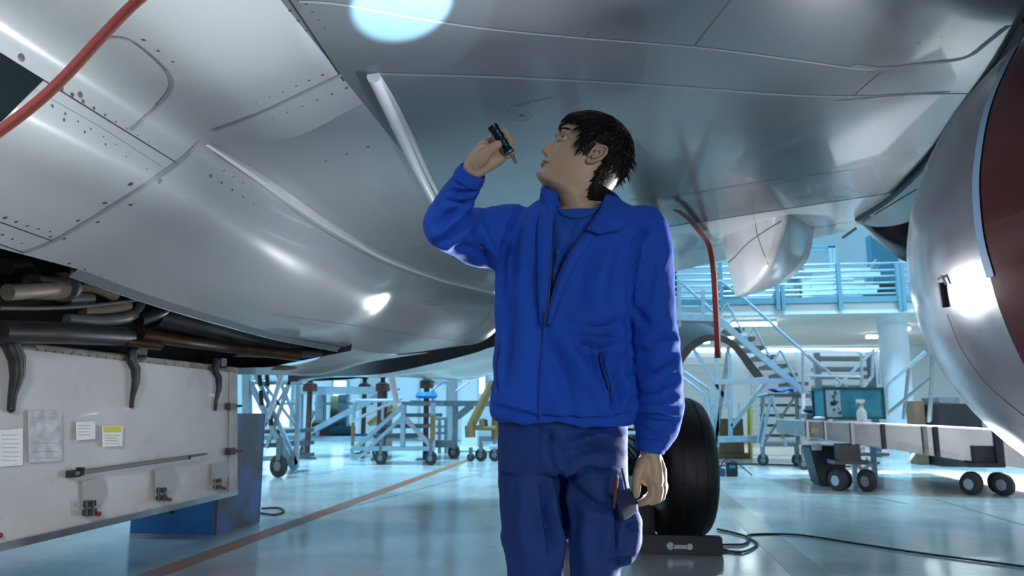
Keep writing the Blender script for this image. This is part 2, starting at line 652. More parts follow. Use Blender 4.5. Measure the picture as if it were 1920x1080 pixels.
# dark gap between fairing and aft belly
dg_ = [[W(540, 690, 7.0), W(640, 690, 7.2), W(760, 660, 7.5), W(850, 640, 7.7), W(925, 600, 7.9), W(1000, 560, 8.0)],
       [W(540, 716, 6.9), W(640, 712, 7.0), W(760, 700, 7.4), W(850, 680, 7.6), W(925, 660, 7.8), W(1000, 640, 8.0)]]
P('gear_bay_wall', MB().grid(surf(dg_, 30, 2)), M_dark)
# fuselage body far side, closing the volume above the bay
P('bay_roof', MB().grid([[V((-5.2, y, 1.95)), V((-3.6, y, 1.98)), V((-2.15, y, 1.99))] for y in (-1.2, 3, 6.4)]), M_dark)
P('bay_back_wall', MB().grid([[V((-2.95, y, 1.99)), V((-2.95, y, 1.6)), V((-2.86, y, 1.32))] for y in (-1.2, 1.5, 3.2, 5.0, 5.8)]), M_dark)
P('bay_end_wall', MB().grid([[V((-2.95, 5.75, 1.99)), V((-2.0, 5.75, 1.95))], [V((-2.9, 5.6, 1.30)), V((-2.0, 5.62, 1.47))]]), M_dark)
# opening rim
E_ = catmull([V((-2.24, 2.86, 1.60)), V((-2.27, 3.45, 1.57)), V((-2.28, 4.2, 1.545)), V((-2.24, 4.95, 1.52)), W(640, 651, 5.58)], 30)
P('bay_rim', MB().grid([[p + V((0.002, 0, -0.001)) for p in E_], [p + V((-0.03, 0, -0.028)) for p in E_], [p + V((-0.035, 0, 0.03)) for p in E_]]), mat('rim_grey', (0.22, 0.25, 0.26), 0.25, 0.4))
P('bay_rim', MB().tube([p + V((-0.035, 0, -0.03)) for p in E_], 0.005, 6), M_silver)

# pipes in the wheel bay
M_beige = mat('duct_beige', (0.34, 0.29, 0.22), 0.5, var=0.35, vscale=8)
M_duct = mat('duct_grey', (0.16, 0.18, 0.18), 0.45, var=0.3, vscale=9)
M_ddark = mat('duct_dark', (0.05, 0.05, 0.055), 0.35, 0.3, var=0.5, vscale=7)
M_copper = mat('duct_copper', (0.12, 0.06, 0.04), 0.3, 0.7, var=0.6, vscale=5)
M_zinc = mat('primer_green', (0.05, 0.075, 0.04), 0.6)


def pipe(pts, rpx, m, name='duct'):
    ps = catmull([W(x, y, Y) for x, y, Y in pts], 6 * (len(pts) - 1))
    Ym = sum(p[2] for p in pts) / len(pts)
    return P(name, MB().tube(ps, rpx * Ym / 1400, 14), m)


pipe([(10, 500, 3.2), (45, 495, 3.35), (60, 520, 3.5)], 17, M_zinc)
pipe([(14, 548, 3.0), (60, 545, 3.15), (110, 540, 3.4)], 17, M_beige)
pipe([(60, 538, 3.25), (115, 540, 3.42)], 27, M_beige)
pipe([(117, 538, 3.4), (124, 538, 3.45)], 31, M_duct, 'duct_clamp')
pipe([(135, 535, 3.5), (175, 535, 3.6), (215, 552, 3.75)], 15, M_beige)
pipe([(137, 533, 3.5), (142, 533, 3.52)], 19, M_dmetal, 'duct_clamp')
pipe([(125, 560, 3.5), (170, 560, 3.65)], 14, M_duct)
pipe([(0, 578, 3.0), (90, 578, 3.3), (180, 572, 3.6), (290, 558, 4.0)], 4, M_duct)
pipe([(155, 585, 3.6), (200, 582, 3.75), (240, 572, 3.9)], 12, M_beige)
pipe([(125, 600, 3.45), (190, 602, 3.65), (245, 592, 3.9), (262, 570, 4.0)], 12, M_duct)
pipe([(260, 600, 3.95), (300, 585, 4.1), (330, 570, 4.3)], 14, M_ddark)
pipe([(290, 592, 4.1), (380, 612, 4.5), (480, 640, 5.1), (560, 655, 5.5)], 20, M_ddark)
pipe([(425, 625, 4.8), (440, 612, 4.85)], 4, mat('dull_red_band', (0.1, 0.03, 0.03), 0.5), 'duct_clamp')
pipe([(0, 622, 2.95), (120, 625, 3.3), (240, 632, 3.8)], 22, M_ddark)
pipe([(262, 628, 3.85), (340, 640, 4.2), (430, 652, 4.7), (560, 668, 5.3)], 11, M_copper)
pipe([(235, 640, 3.75), (300, 648, 4.0)], 10, M_copper)
pipe([(440, 660, 4.8), (520, 662, 5.2), (600, 662, 5.6)], 9, M_ddark)
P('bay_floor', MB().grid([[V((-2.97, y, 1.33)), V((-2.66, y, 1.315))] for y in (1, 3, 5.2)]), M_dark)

# --- gear door hanging from the bay
TL, TR, BR, BL = W(0, 640, 3.06), W(443, 690, 5), W(443, 928, 5), W(0, 1025, 3.06)
dn = (TR - TL).cross(BL - TL).normalized()
if dn.dot(CAM - TL) < 0:
    dn = -dn
ext = (TL - TR) * 0.45
door = P('gear_door', MB().slab([TL + ext, TR, BR, BL + (BL - BR) * 0.45], -dn * 0.05), mat('door_white', (0.62, 0.63, 0.63), 0.3, var=0.15, detail=3, vscale=2.2, coat=0.15, rvar=0.06), bevel=0.004)


def dp(x, y, off=0.0):
    return on_plane(x, y, TR + dn * off, dn)


def dquad(pts, th, m, name, off=0.001):
    return P(name, MB().slab([dp(x, y, off) for x, y in pts], dn * th), m, door)


dquad([(0, 640), (443, 690), (443, 699), (0, 650)], 0.012, mat('hinge_beige', (0.36, 0.34, 0.30), 0.5, var=0.4, vscale=15), 'hinge_bar')
dquad([(-300, 1086), (443, 919), (443, 928), (-300, 1106)], 0.014, M_silver, 'edge_frame')
dquad([(430, 694), (443, 696), (443, 927), (430, 929)], 0.010, mat('edge_grey', (0.5, 0.5, 0.5), 0.35, var=0.3), 'edge_frame')
M_paper = mat('placard_white', (0.86, 0.88, 0.88), 0.3, var=0.06, vscale=30)
M_foil = mat('placard_foil', (0.72, 0.74, 0.75), 0.3, 0.2, var=0.35, vscale=18)
M_yel = mat('placard_yellow', (0.72, 0.66, 0.06), 0.4)
M_ink = mat('placard_ink', (0.35, 0.37, 0.38), 0.5)
dquad([(-60, 812), (42, 803), (42, 872), (-60, 880)], 0.002, M_paper, 'placard')
dquad([(52, 770), (115, 770), (116, 864), (54, 868)], 0.002, M_foil, 'placard')
dquad([(142, 791), (178, 790), (178, 823), (143, 826)], 0.002, M_paper, 'placard')
dquad([(191, 799), (230, 798), (229, 836), (192, 838)], 0.002, M_paper, 'placard')
dquad([(194, 800), (227, 799.5), (227, 810), (194, 811)], 0.001, M_yel, 'warning_band', 0.004)
for (x0, x1, ys) in [(3, 38, [815, 823, 831, 839, 847, 855, 863]), (58, 110, [782, 830, 846, 858]), (146, 174, [797, 803, 809, 815]), (196, 225, [816, 821, 826, 831])]:
    mb = MB()
    for y in ys:
        mb.slab([dp(x0, y, 0.0035), dp(x1 - (y % 3) * 3, y, 0.0035), dp(x1 - (y % 3) * 3, y + 1.1, 0.0035), dp(x0, y + 1.1, 0.0035)], dn * 0.0003)
    P('placard_lettering', mb, M_ink, door)
# gooseneck hinges
for (x, y, s) in [(28, 640, 1.15), (252, 668, 0.85), (408, 688, 0.72)]:
    h = P('hinge_arm', MB().tube([dp(x - 4 * s, y - 12, 0.05), dp(x - 8 * s, y + 6, 0.05), dp(x + 3 * s, y + 28 * s, 0.045), dp(x + 4 * s, y + 56 * s, 0.04), dp(x - 4 * s, y + 88 * s, 0.02), dp(x - 6 * s, y + 108 * s, 0.008)],
                             [0.035 * s, 0.032 * s, 0.032 * s, 0.027 * s, 0.017 * s, 0.015 * s], 10), M_dmetal, door)
    P('hinge_lug', MB().box(dp(x + 8 * s, y - 8, 0.0), (0.07 * s, 0.10 * s, 0.08 * s)).tube([dp(x - 18 * s, y + 4, 0.045), dp(x + 22 * s, y + 2, 0.045)], 0.018 * s, 8), M_ddark, door)
    P('hinge_foot', MB().ball(dp(x - 6 * s, y + 110 * s, 0.008), 0.016 * s), M_ddark, door)
# stay rod
P('stay_rod', MB().tube([dp(140, 888, 0.03), dp(350, 858, 0.03)], 0.011, 10).tube([dp(150, 882, 0.03), dp(385, 850, 0.03)], 0.004, 6).tube([dp(345, 859, 0.03), dp(388, 851, 0.012)], 0.006, 6), mat('rod_grey', (0.25, 0.25, 0.24), 0.35, 0.3), door)
P('rod_bracket', MB().box(dp(138, 888, 0.02), (0.03, 0.07, 0.035)).box(dp(150, 884, 0.03), (0.03, 0.025, 0.04)), M_dmetal, door)
P('rod_bracket', MB().box(dp(352, 858, 0.02), (0.03, 0.02, 0.02)), M_dmetal, door)
M_lred = mat('latch_red', (0.22, 0.03, 0.02), 0.5)
for (x, y, s) in [(168, 952, 1.0), (303, 926, 0.88), (408, 907, 0.75)]:
    la = P('latch', MB().box(dp(x, y - 8 * s, 0.03), (0.04, 0.045 * s, 0.028 * s)).box(dp(x, y + 8 * s, 0.03), (0.04, 0.055 * s, 0.028 * s)).tube([dp(x - 6 * s, y - 14 * s, 0.045), dp(x - 6 * s, y + 16 * s, 0.045)], 0.008 * s, 8).tube([dp(x + 6 * s, y - 14 * s, 0.045), dp(x + 6 * s, y + 16 * s, 0.045)], 0.008 * s, 8), M_ddark, door)
    P('latch_pin', MB().tube([dp(x + 8 * s, y + 10 * s, 0.03), dp(x + 19 * s, y + 12 * s, 0.03)], 0.012 * s, 8), M_lred, door)
    dquad([(x - 14 * s, y - 50 * s), (x + 26 * s, y - 56 * s), (x + 31 * s, y - 30 * s), (x + 16 * s, y + 2 * s), (x - 14 * s, y + 8 * s)], 0.004, mat('door_pad', (0.38, 0.39, 0.39), 0.35), 'latch_pad')  # darker plate paints the shaded recess around each latch
for (x, y) in [(432, 762), (432, 846)]:
    la = P('side_latch', MB().box(dp(x, y, 0.02), (0.04, 0.07, 0.045)), M_ddark, door)
    P('latch_pin', MB().tube([dp(x + 4, y, 0.02), dp(x + 20, y - 1, 0.02)], 0.009, 8), M_lred if y > 800 else M_ddark, door)
P('latch_pin', MB().ball(dp(0, 1004, 0.02), 0.012), M_lred, door)
for i in range(24):
    t = i / 23
    P('hinge_bolt', MB().ball(dp(70 + 370 * t, 656 + 41 * t, 0.012), 0.006, 6, 4), M_rivet, door)

# --- landing gear: two tyres and leg
def tyre(c, R, w, ax=(1, 0, 0)):
    pr = []
    for k in range(25):
        a = -math.pi / 2 + math.pi * k / 24
        ca, sa = math.cos(a), math.sin(a)
        r = R - 0.30 * R * (1 - abs(ca) ** 0.45) if abs(sa) < 1 else R * 0.7
        h = w / 2 * (abs(sa) ** 0.75) * (1 if sa > 0 else -1)
        pr.append((r, h))
    # grooves
    out = []
    for r, h in pr:
        out.append((r, h))
    out = sorted(out, key=lambda q: q[1])
    full = [(0.50 * R, -w * 0.40), (0.58 * R, -w * 0.46)] + out + [(0.58 * R, w * 0.46), (0.50 * R, w * 0.40)]
    ty = P('tyre', MB().lathe(full, c, ax, 64), M_tyre)
    P('wheel_rim', MB().lathe([(0.0, w * 0.30), (0.12 * R, w * 0.34), (0.2 * R, w * 0.30), (0.38 * R, w * 0.22), (0.46 * R, w * 0.38), (0.53 * R, w * 0.41), (0.53 * R, -w * 0.41), (0.46 * R, -w * 0.38), (0.3 * R, -w * 0.2), (0.0, -w * 0.2)], c, ax, 40), mat('rim_paint', (0.35, 0.37, 0.38), 0.3, 0.3), ty)
    mb = MB()
    for s in (-0.11, 0.0, 0.11):
        mb.lathe([(R * 1.0005, s * w * 2 - 0.006), (R * 1.003, s * w * 2), (R * 1.0005, s * w * 2 + 0.006)], c, ax, 64)
    P('tread_rib', mb, M_black, ty)
    return ty


gy = 6.3
ct = V((W(1270, 880, gy).x, gy, 0.56))
axl = V((0.985, 0.17, 0)).normalized()
tyre(ct, 0.555, 0.40, axl)
tyre(ct - axl * 1.02, 0.555, 0.42, axl)
mid = ct - axl * 0.51
P('axle', MB().tube([ct + axl * 0.1, ct - axl * 1.1], 0.07, 12), M_dmetal)
P('gear_leg', MB().tube([mid, mid + V((0, 0, 0.85))], 0.075, 16).tube([mid + V((0, 0, 0.8)), mid + V((0, 0.05, 1.85))], 0.12, 16), M_silver)
P('brake_pack', MB().lathe([(0.0, -0.12), (0.26, -0.12), (0.26, 0.12), (0.0, 0.12)], ct - axl * 0.26, axl, 28), M_dmetal)
mb = MB()
for k in range(7):
    a = W(1183 + k * 3, 700 + k * 22, 5.9)
    mb.tube([a, a + V((0.03, 0.02, -0.12)), a + V((0.0, 0.05, -0.25)), mid + V((0, 0, 0.3))], 0.013, 6)
P('brake_hoses', mb, M_dmetal)
# leg fairing door on the leg, seen edge on behind the shoulder
P('leg_door', MB().slab([W(1238, 470, 6.2), W(1252, 472, 6.25), W(1254, 540, 6.25), W(1240, 640, 6.2), W(1225, 640, 6.1)], V((-0.03, 0.5, 0))), mat('leg_door_grey', (0.16, 0.16, 0.15), 0.3, var=0.2))
P('leg_fairing', MB().grid(surf([[W(1200, 392, 6.6), W(1222, 412, 6.5), W(1240, 440, 6.4), W(1250, 478, 6.3)], [W(1215, 388, 6.9), W(1238, 410, 6.8), W(1252, 440, 6.7), W(1258, 470, 6.6)], [W(1212, 380, 7.4), W(1240, 400, 7.3), W(1254, 430, 7.2), W(1262, 460, 7.1)]], 14, 8)), M_skin_paint)
# arched metal strip beside the gear
o_ = [W(x, y, 7.2) for x, y in [(1262, 705), (1272, 672), (1290, 645), (1312, 632), (1340, 627), (1368, 634), (1392, 655), (1412, 680), (1432, 706)]]
i_ = [W(x, y, 7.2) for x, y in [(1262, 725), (1278, 685), (1296, 660), (1316, 645), (1340, 639), (1362, 645), (1382, 664), (1400, 690), (1414, 708)]]
b_ = [p + V((-0.10, 0.45, 0.16)) for p in o_]
P('arched_gear_fairing', MB().grid([catmull(i_, 40), catmull(o_, 40)]).grid([catmull(o_, 40), catmull(b_, 40)]), mat('fairing_dull', (0.30, 0.30, 0.29), 0.3, 0.2, var=0.15))

# --- engine nacelle
NC = V((2.383, 3.0, 1.625))
NYAW, NPIT, NR, NB = -0.349, -0.035, 1.1, 1.231
NAX = V((math.sin(NYAW) * math.cos(NPIT), math.cos(NYAW) * math.cos(NPIT), math.sin(NPIT)))
prof = []
for i in range(33):
    s = NB * math.sin(math.pi / 2 * i / 32)
    prof.append((NR * math.sqrt(max(0, 1 - (s / NB) ** 2)), s))
prof2 = [(0.80, -2.35), (0.93, -2.38), (1.0, -2.2), (1.06, -1.6), (1.09, -0.9), (1.10, -0.3)]


def nacelle(name, pr, m):
    return P(name, MB().lathe(pr, NC, NAX, 128), m)


red_s = 0.14
pr_silver = [(NR * math.sqrt(1 - (red_s / NB) ** 2), red_s)] + [p for p in prof if p[1] > red_s + 0.02]
pr_red = prof2 + [p for p in prof if p[1] < red_s - 0.02] + [(NR * math.sqrt(1 - (red_s / NB) ** 2), red_s)]
M_nac = mat('nacelle_metal', (0.60, 0.62, 0.66), 0.2, 0.85, var=0.22, vscale=2.2, rvar=0.06, bump=0.05, bscale=2.5)
nac = nacelle('nacelle_afterbody', pr_silver, M_nac)
nred = nacelle('nacelle_red_cowl', pr_red, mat('nacelle_red', (0.095, 0.026, 0.024), 0.2, 0.2, var=0.2, vscale=1.5, coat=0.5))
NSK = make_bvh([nac, nred])
seam('cowl_stripe', curve_px([(1918, 66), (1888, 118), (1860, 180), (1842, 245), (1831, 329), (1833, 395), (1841, 457), (1858, 520)], 60), 0.035, mat('stripe_blue_grey', (0.20, 0.32, 0.45), 0.25), 0.003, bvh=NSK)
seam('cowl_seam', curve_px([(1776, 590), (1800, 650), (1850, 720), (1920, 780)], 20), 0.005, M_seam, bvh=NSK)
rivets('rivet_pattern', curve_px([(1745, 370), (1720, 450), (1712, 540), (1730, 620), (1775, 695), (1850, 765), (1915, 808)], 40), 14, .003, M_rivet, bvh=NSK)
h, n = hit(1775, 555, 0.0, NSK)
t = NAX.cross(n).normalized()
P('cowl_latch', MB().ball(h + t * 0.0, 0.03), M_silver) if False else None
lt = P('cowl_vent', MB().tube([hit(1768, 530, 0.004, NSK)[0], hit(1775, 575, 0.004, NSK)[0]], 0.016, 10), M_black)
P('vent_blade', MB().tube([hit(1764, 522, 0.01, NSK)[0], hit(1772, 517, 0.012, NSK)[0], hit(1779, 533, 0.01, NSK)[0]], 0.005, 6), M_silver, lt)

# --- pylon between wing and nacelle with its dark aft cone
edge = [(1925, 30), (1865, 128), (1800, 215), (1750, 285), (1700, 338), (1655, 378), (1606, 408)]
e3 = []
for x, y in edge:
    h, n = hit(x, y, 0.02)
    e3.append(h)
low_ = [W(1965, 60, e3[0].y + .1), W(1900, 170, e3[1].y + .15), W(1850, 260, e3[2].y + .2), W(1800, 340, e3[3].y + .25), W(1765, 400, e3[4].y + .2), W(1725, 450, e3[5].y + .1), W(1614, 420, e3[6].y)]
P('pylon_side', MB().grid(surf([e3, [(a + b) / 2 + V((-0.02, 0, -0.02)) for a, b in zip(e3, low_)], low_], 50, 10)), M_skin_grey)
P('pylon_seal', MB().tube(catmull(e3, 60), 0.022, 8), M_black)
cone_rows = [[W(1602, 413, 5.0), W(1640, 425, 4.9), W(1690, 420, 4.8), W(1730, 400, 4.6), W(1760, 360, 4.3)],
             [W(1612, 422, 5.1), W(1655, 450, 4.95), W(1700, 455, 4.8), W(1750, 440, 4.6), W(1790, 400, 4.3)],
             [W(1625, 436, 5.2), W(1665, 468, 5.1), W(1692, 488, 4.95), W(1740, 500, 4.7), W(1800, 470, 4.4)]]
P('pylon_tail_cone', MB().grid(surf(cone_rows, 24, 16)), mat('cone_dark', (0.07, 0.065, 0.065), 0.25, 0.4, var=0.5, vscale=6))
P('panel_seam', MB().tube([W(1640, 402, 4.85), W(1735, 345, 4.3), W(1742, 328, 4.2)], 0.004, 6), M_seam)
P('static_wick', MB().tube([W(1580, 446, 6.7), W(1605, 428, 6.6)], 0.012, 8), M_black)

# --- flap track fairing pod
def pod():
    rows = []
    for y, xl, xk, xr in [(372, 1400, 1440, 1480), (388, 1372, 1468, 1510), (410, 1360, 1474, 1518), (440, 1357, 1467, 1520), (470, 1359, 1456, 1516), (492, 1364, 1446, 1507), (512, 1368, 1434, 1492), (530, 1372, 1418, 1467), (546, 1376, 1401, 1430), (556, 1379, 1382, 1386)]:
        f = min(1.0, (xr - xl) / 150)
        r = [W(xl + (xk - xl) * u, y, 6.85 - f * .55 * (1 - (1 - u) ** 1.6)) for u in (0, .2, .4, .6, .8, .93, 1.0)]
        r += [W(xk + (xr - xk) * u, y, 6.85 - f * .55 + f * .75 * u ** 1.7) for u in (.1, .35, .6, .85, 1.0)]
        c = (r[0] + r[-1]) / 2
        r.append(c + V((0.05, 0.5 * f, 0.0)))
        r.append(r[0].copy())
        rows.append(r)
    return rows


podo = P('flap_track_fairing', MB().grid(surf(pod(), 64, 60)), mat('pod_metal', (0.60, 0.62, 0.64), 0.2, 0.25, var=0.2, vscale=3))
PSK = make_bvh([podo])
seam('panel_seam', curve_px([(1474, 409), (1430, 436), (1400, 458), (1378, 482), (1366, 492)], 20), 0.012, M_seam, bvh=PSK)
seam('panel_seam', curve_px([(1414, 400), (1420, 440), (1430, 470), (1441, 496)], 20), 0.006, M_seam, bvh=PSK)
rivets('rivet_pattern', curve_px([(1380, 400), (1395, 394), (1408, 394)], 8), 6, .006, M_rivet_light, bvh=PSK)
# ================================================================== HANGAR
def structure(name, mb, m, parent=None, **k):
    o = mb.build(name, m, parent, **k)
    if parent is None:
        o['kind'] = 'structure'
    return o


def floor_material():
    m = bpy.data.materials.new('epoxy_floor')
    m.use_nodes = True
    nt = m.node_tree
    b = nt.nodes['Principled BSDF']
    tc = nt.nodes.new('ShaderNodeTexCoord')
    n1 = nt.nodes.new('ShaderNodeTexNoise')
    n1.inputs['Scale'].default_value = 0.9
    n1.inputs['Detail'].default_value = 8
    n1.inputs['Roughness'].default_value = 0.65
    nt.links.new(tc.outputs['Object'], n1.inputs['Vector'])
    r = nt.nodes.new('ShaderNodeValToRGB')
    r.color_ramp.elements[0].position = 0.3
    r.color_ramp.elements[1].position = 0.7
    r.color_ramp.elements[0].color = (0.44, 0.435, 0.42, 1)
    r.color_ramp.elements[1].color = (0.58, 0.575, 0.555, 1)
    nt.links.new(n1.outputs['Fac'], r.inputs[0])
    # fine specks
    n2 = nt.nodes.new('ShaderNodeTexNoise')
    n2.inputs['Scale'].default_value = 22
    n2.inputs['Detail'].default_value = 3
    nt.links.new(tc.outputs['Object'], n2.inputs['Vector'])
    r2 = nt.nodes.new('ShaderNodeValToRGB')
    r2.color_ramp.elements[0].position = 0.28
    r2.color_ramp.elements[0].color = (0.45, 0.45, 0.45, 1)
    r2.color_ramp.elements[1].position = 0.36
    r2.color_ramp.elements[1].color = (1, 1, 1, 1)
    nt.links.new(n2.outputs['Fac'], r2.inputs[0])
    mx = nt.nodes.new('ShaderNodeMix')
    mx.data_type = 'RGBA'
    mx.blend_type = 'MULTIPLY'
    mx.inputs['Factor'].default_value = 0.6
    nt.links.new(r.outputs[0], mx.inputs[6])
    nt.links.new(r2.outputs[0], mx.inputs[7])
    nt.links.new(mx.outputs[2], b.inputs['Base Color'])
    mr = nt.nodes.new('ShaderNodeMapRange')
    mr.inputs['From Min'].default_value = 0.3
    mr.inputs['From Max'].default_value = 0.7
    mr.inputs['To Min'].default_value = 0.10
    mr.inputs['To Max'].default_value = 0.24
    nt.links.new(n1.outputs['Fac'], mr.inputs['Value'])
    nt.links.new(mr.outputs[0], b.inputs['Roughness'])
    bp = nt.nodes.new('ShaderNodeBump')
    bp.inputs['Strength'].default_value = 0.12
    bp.inputs['Distance'].default_value = 0.02
    n3 = nt.nodes.new('ShaderNodeTexNoise')
    n3.inputs['Scale'].default_value = 2.5
    n3.inputs['Detail'].default_value = 3
    nt.links.new(tc.outputs['Object'], n3.inputs['Vector'])
    nt.links.new(n3.outputs['Fac'], bp.inputs['Height'])
    nt.links.new(bp.outputs[0], b.inputs['Normal'])
    return m


M_wall = mat('wall_paint', (0.62, 0.72, 0.78), 0.6, var=0.06, vscale=0.5)
M_wall_dim = mat('wall_paint_dim', (0.42, 0.47, 0.50), 0.7, var=0.1, vscale=0.4)
fl = structure('floor', MB().box((0, 10, -0.05), (48, 44, 0.1)), floor_material(), smooth=False)
XW = 22
structure('wall_back', MB().box((0, 26.1, 6), (46, 0.2, 12)), M_wall, smooth=False)
structure('wall_left', MB().box((-XW - 0.1, 9, 6), (0.2, 34, 12)), M_wall, smooth=False)
structure('wall_right', MB().box((XW + 0.1, 9, 6), (0.2, 34, 12)), M_wall, smooth=False)
structure('wall_front', MB().box((0, -8.1, 6), (44, 0.2, 12)), M_wall_dim, smooth=False)
structure('ceiling', MB().box((0, 9, 12.1), (46, 36, 0.2)), M_wall, smooth=False)

# painted floor lines
M_orange = mat('line_orange', (0.40, 0.105, 0.035), 0.42, var=0.35, vscale=2, col2=(0.26, 0.13, 0.08), spec=0.3)
M_tan = mat('line_tan', (0.36, 0.34, 0.29), 0.25, var=0.25, vscale=2)
structure('floor_line', MB().slab([(-2.90, 2.0, 0.0), (-2.72, 2.0, 0.0), (-2.96, 21, 0.0), (-3.14, 21, 0.0)], (0, 0, 0.002)), M_orange, fl, smooth=False)
structure('floor_line', MB().slab([(1.02, 1.0, 0.0), (1.26, 1.0, 0.0), (1.46, 13, 0.0), (1.22, 13, 0.0)], (0, 0, 0.002)), M_tan, fl, smooth=False)
M_joint = mat('floor_joint', (0.10, 0.12, 0.13), 0.5)
mb = MB()
for a, b in [((1345, 870), (1700, 945)), ((1480, 890), (1620, 925)), ((1750, 935), (1920, 985)), ((500, 905), (760, 860)), ((620, 960), (930, 880))]:
    p, q = WZ(*a, 0.0), WZ(*b, 0.0)
    s = (q - p).normalized().cross(V((0, 0, 1))) * 0.012
    mb.slab([p - s, p + s, q + s, q - s], (0, 0, 0.001))
structure('floor_joint', mb, M_joint, fl, smooth=False)

# mezzanine at the back right
YM = 17.0
mx0, mx1 = W(1215, 580, YM).x, 21.9
zt, zb = W(1500, 566, YM).z, W(1500, 589, YM).z
M_mez = mat('mezzanine_white', (0.66, 0.74, 0.78), 0.6)
M_soffit = mat('soffit', (0.60, 0.62, 0.60), 0.7, var=0.08, vscale=0.6)
structure('ceiling_mezzanine', MB().box(((mx0 + mx1) / 2, (YM + 26) / 2, (zb + zt) / 2), (mx1 - mx0, 26 - YM, zt - zb)), M_soffit, smooth=False)
M_teal = mat('teal_steel', (0.15, 0.34, 0.42), 0.4)
M_scaf = mat('scaffold_paint', (0.36, 0.52, 0.62), 0.35, 0.2, var=0.15, vscale=9)
M_scaf_d = mat('scaffold_grey', (0.22, 0.27, 0.30), 0.4, 0.3, var=0.3, vscale=9)
M_galv = mat('galvanised', (0.55, 0.60, 0.65), 0.3, 0.6, var=0.15, vscale=9)
M_yellow = mat('yellow_paint', (0.30, 0.20, 0.07), 0.55, var=0.2)
M_wheel = mat('caster_rubber', (0.03, 0.03, 0.033), 0.5)
M_tread = mat('tread_dark', (0.10, 0.12, 0.13), 0.45, 0.3)
structure('trim_1', MB().box(((mx0 + mx1) / 2, YM - 0.05, zt + 0.02), (mx1 - mx0, 0.1, 0.13)), M_teal, smooth=False)
structure('trim_2', MB().box(((mx0 + mx1) / 2, YM - 0.02, (zb + zt) / 2 - 0.03), (mx1 - mx0, 0.04, zt - zb - 0.05)), mat('fascia_white', (0.88, 0.93, 0.95), 0.6), smooth=False)
# columns
structure('column_1', MB().lathe([(0.30, 0), (0.30, zb - 0.5), (0.31, zb - 0.2), (0.34, zb)], (W(1682, 720, 17.6).x, 17.6, 0), n=32), M_mez)
structure('column_2', MB().box((W(847, 780, 19.0).x, 19.0, 6), (0.24, 0.24, 12)), mat('column_grey', (0.30, 0.36, 0.38), 0.5), smooth=False)
structure('column_3', MB().lathe([(0.30, 0), (0.30, 12)], (W(693, 780, 20).x, 20, 0), n=24), mat('column_pale', (0.5, 0.52, 0.52), 0.5))
structure('column_4', MB().box((W(882, 780, 22).x, 22, 6), (0.45, 0.35, 12)), M_mez, smooth=False)


def T3(name, label, cat, px, py, Y, group=None):
    """thing whose base stands where this photo position meets depth Y"""
    p = W(px, py, Y)
    return thing(name, label, cat, (p.x, Y, 0), group)


def bar(t, name, pts, r, m, square=False, n=8):
    """tube through (px, py, Y) points"""
    return MB().tube([W(*p) if not isinstance(p, V) else p for p in pts], r, n, square=square).build(name, m, t, smooth=not square)


def caster(t, px, py, Y, r=0.1, m=None, name='caster'):
    p = W(px, py, Y)
    c = V((p.x, Y, r))
    w = MB().lathe([(0.0, -0.025), (r, -0.025), (r, 0.025), (0, 0.025)], c, (0.35, 0.9, 0), 20).build(name, m or M_wheel, t)
    MB().box(c + V((0, 0, r * 1.5)), (0.07, 0.09, r * 2.0)).lathe([(0.0, -0.035), (r * .45, -0.035), (r * .45, 0.035), (0, 0.035)], c, (0.35, 0.9, 0), 14).build('caster_fork', M_scaf_d, w, smooth=False)
    return w


# mezzanine railing
rail = thing('mezzanine_railing', 'teal steel railing along the front edge of the mezzanine', 'railing', ((mx0 + mx1) / 2, YM, zt))
for py in (497, 510, 521, 533, 544, 553):
    z = W(1500, py, YM).z
    MB().tube([V((mx0, YM, z)), V((mx1, YM, z))], 0.022, 6).build('rail', M_scaf, rail)
for px in (1351, 1456, 1466, 1572, 1683, 1690, 1800, 1900):
    p = W(px, 560, YM)
    z1 = W(px, 495 if px not in (1456, 1466) else 535, YM).z
    MB().tube([V((p.x, YM - 0.12, W(px, 583, YM).z)), V((p.x, YM - 0.12, z1))], 0.05, square=True).build('post', M_teal, rail, smooth=False)

# tube lights below the mezzanine and on the back wall
M_lamp = mat('lamp_glow', (0.9, 0.95, 1), 0.5, emis=(0.80, 0.93, 1.0), estr=14.0)
M_lampbody = mat('lamp_body', (0.7, 0.75, 0.78), 0.5)
lights = [(1372, 1455, 609, 18.0, 'bright twin tube light nearest the mezzanine edge, above the stairs'),
          (1325, 1394, 643, 21.5, 'tube light under the mezzanine behind the arched strip'),
          (1626, 1645, 641, 21.5, 'short tube light left of the round column'),
          (1671, 1706, 628, 19.5, 'bright tube light right of the round column, nearer row'),
          (1673, 1700, 642, 21.5, 'tube light right of the round column, farther row'),
          (1290, 1330, 640, 22.5, 'tube light above the stairs at the left end of the mezzanine')]
for x0, x1, py, Y, lab in lights:
    a, b = W(x0, py, Y), W(x1, py, Y)
    zc = zb - 0.10
    t = thing('tube_light', lab, 'ceiling light', ((a.x + b.x) / 2, Y, zc), 'tube lights under the mezzanine')
    MB().box(((a.x + b.x) / 2, Y, zb - 0.03), (b.x - a.x, 0.22, 0.06)).build('mounting_plate', M_lampbody, t, smooth=False)
    MB().tube([V((a.x, Y - 0.05, zc)), V((b.x, Y - 0.05, zc))], 0.035, 8).tube([V((a.x, Y + 0.05, zc)), V((b.x, Y + 0.05, zc))], 0.035, 8).build('lamp_tube', M_lamp, t)
a, b = W(1275, 657, 25.7), W(1700, 656, 25.7)
t = thing('light_strip', 'long light strip along the top of the back wall below the mezzanine', 'light', ((a.x + b.x) / 2, 25.8, a.z))
MB().tube([a, b], 0.05, 8).build('lamp_tube', mat('lamp_glow_soft', (0.9, 0.95, 1), 0.5, emis=(0.75, 0.92, 1.0), estr=4), t)
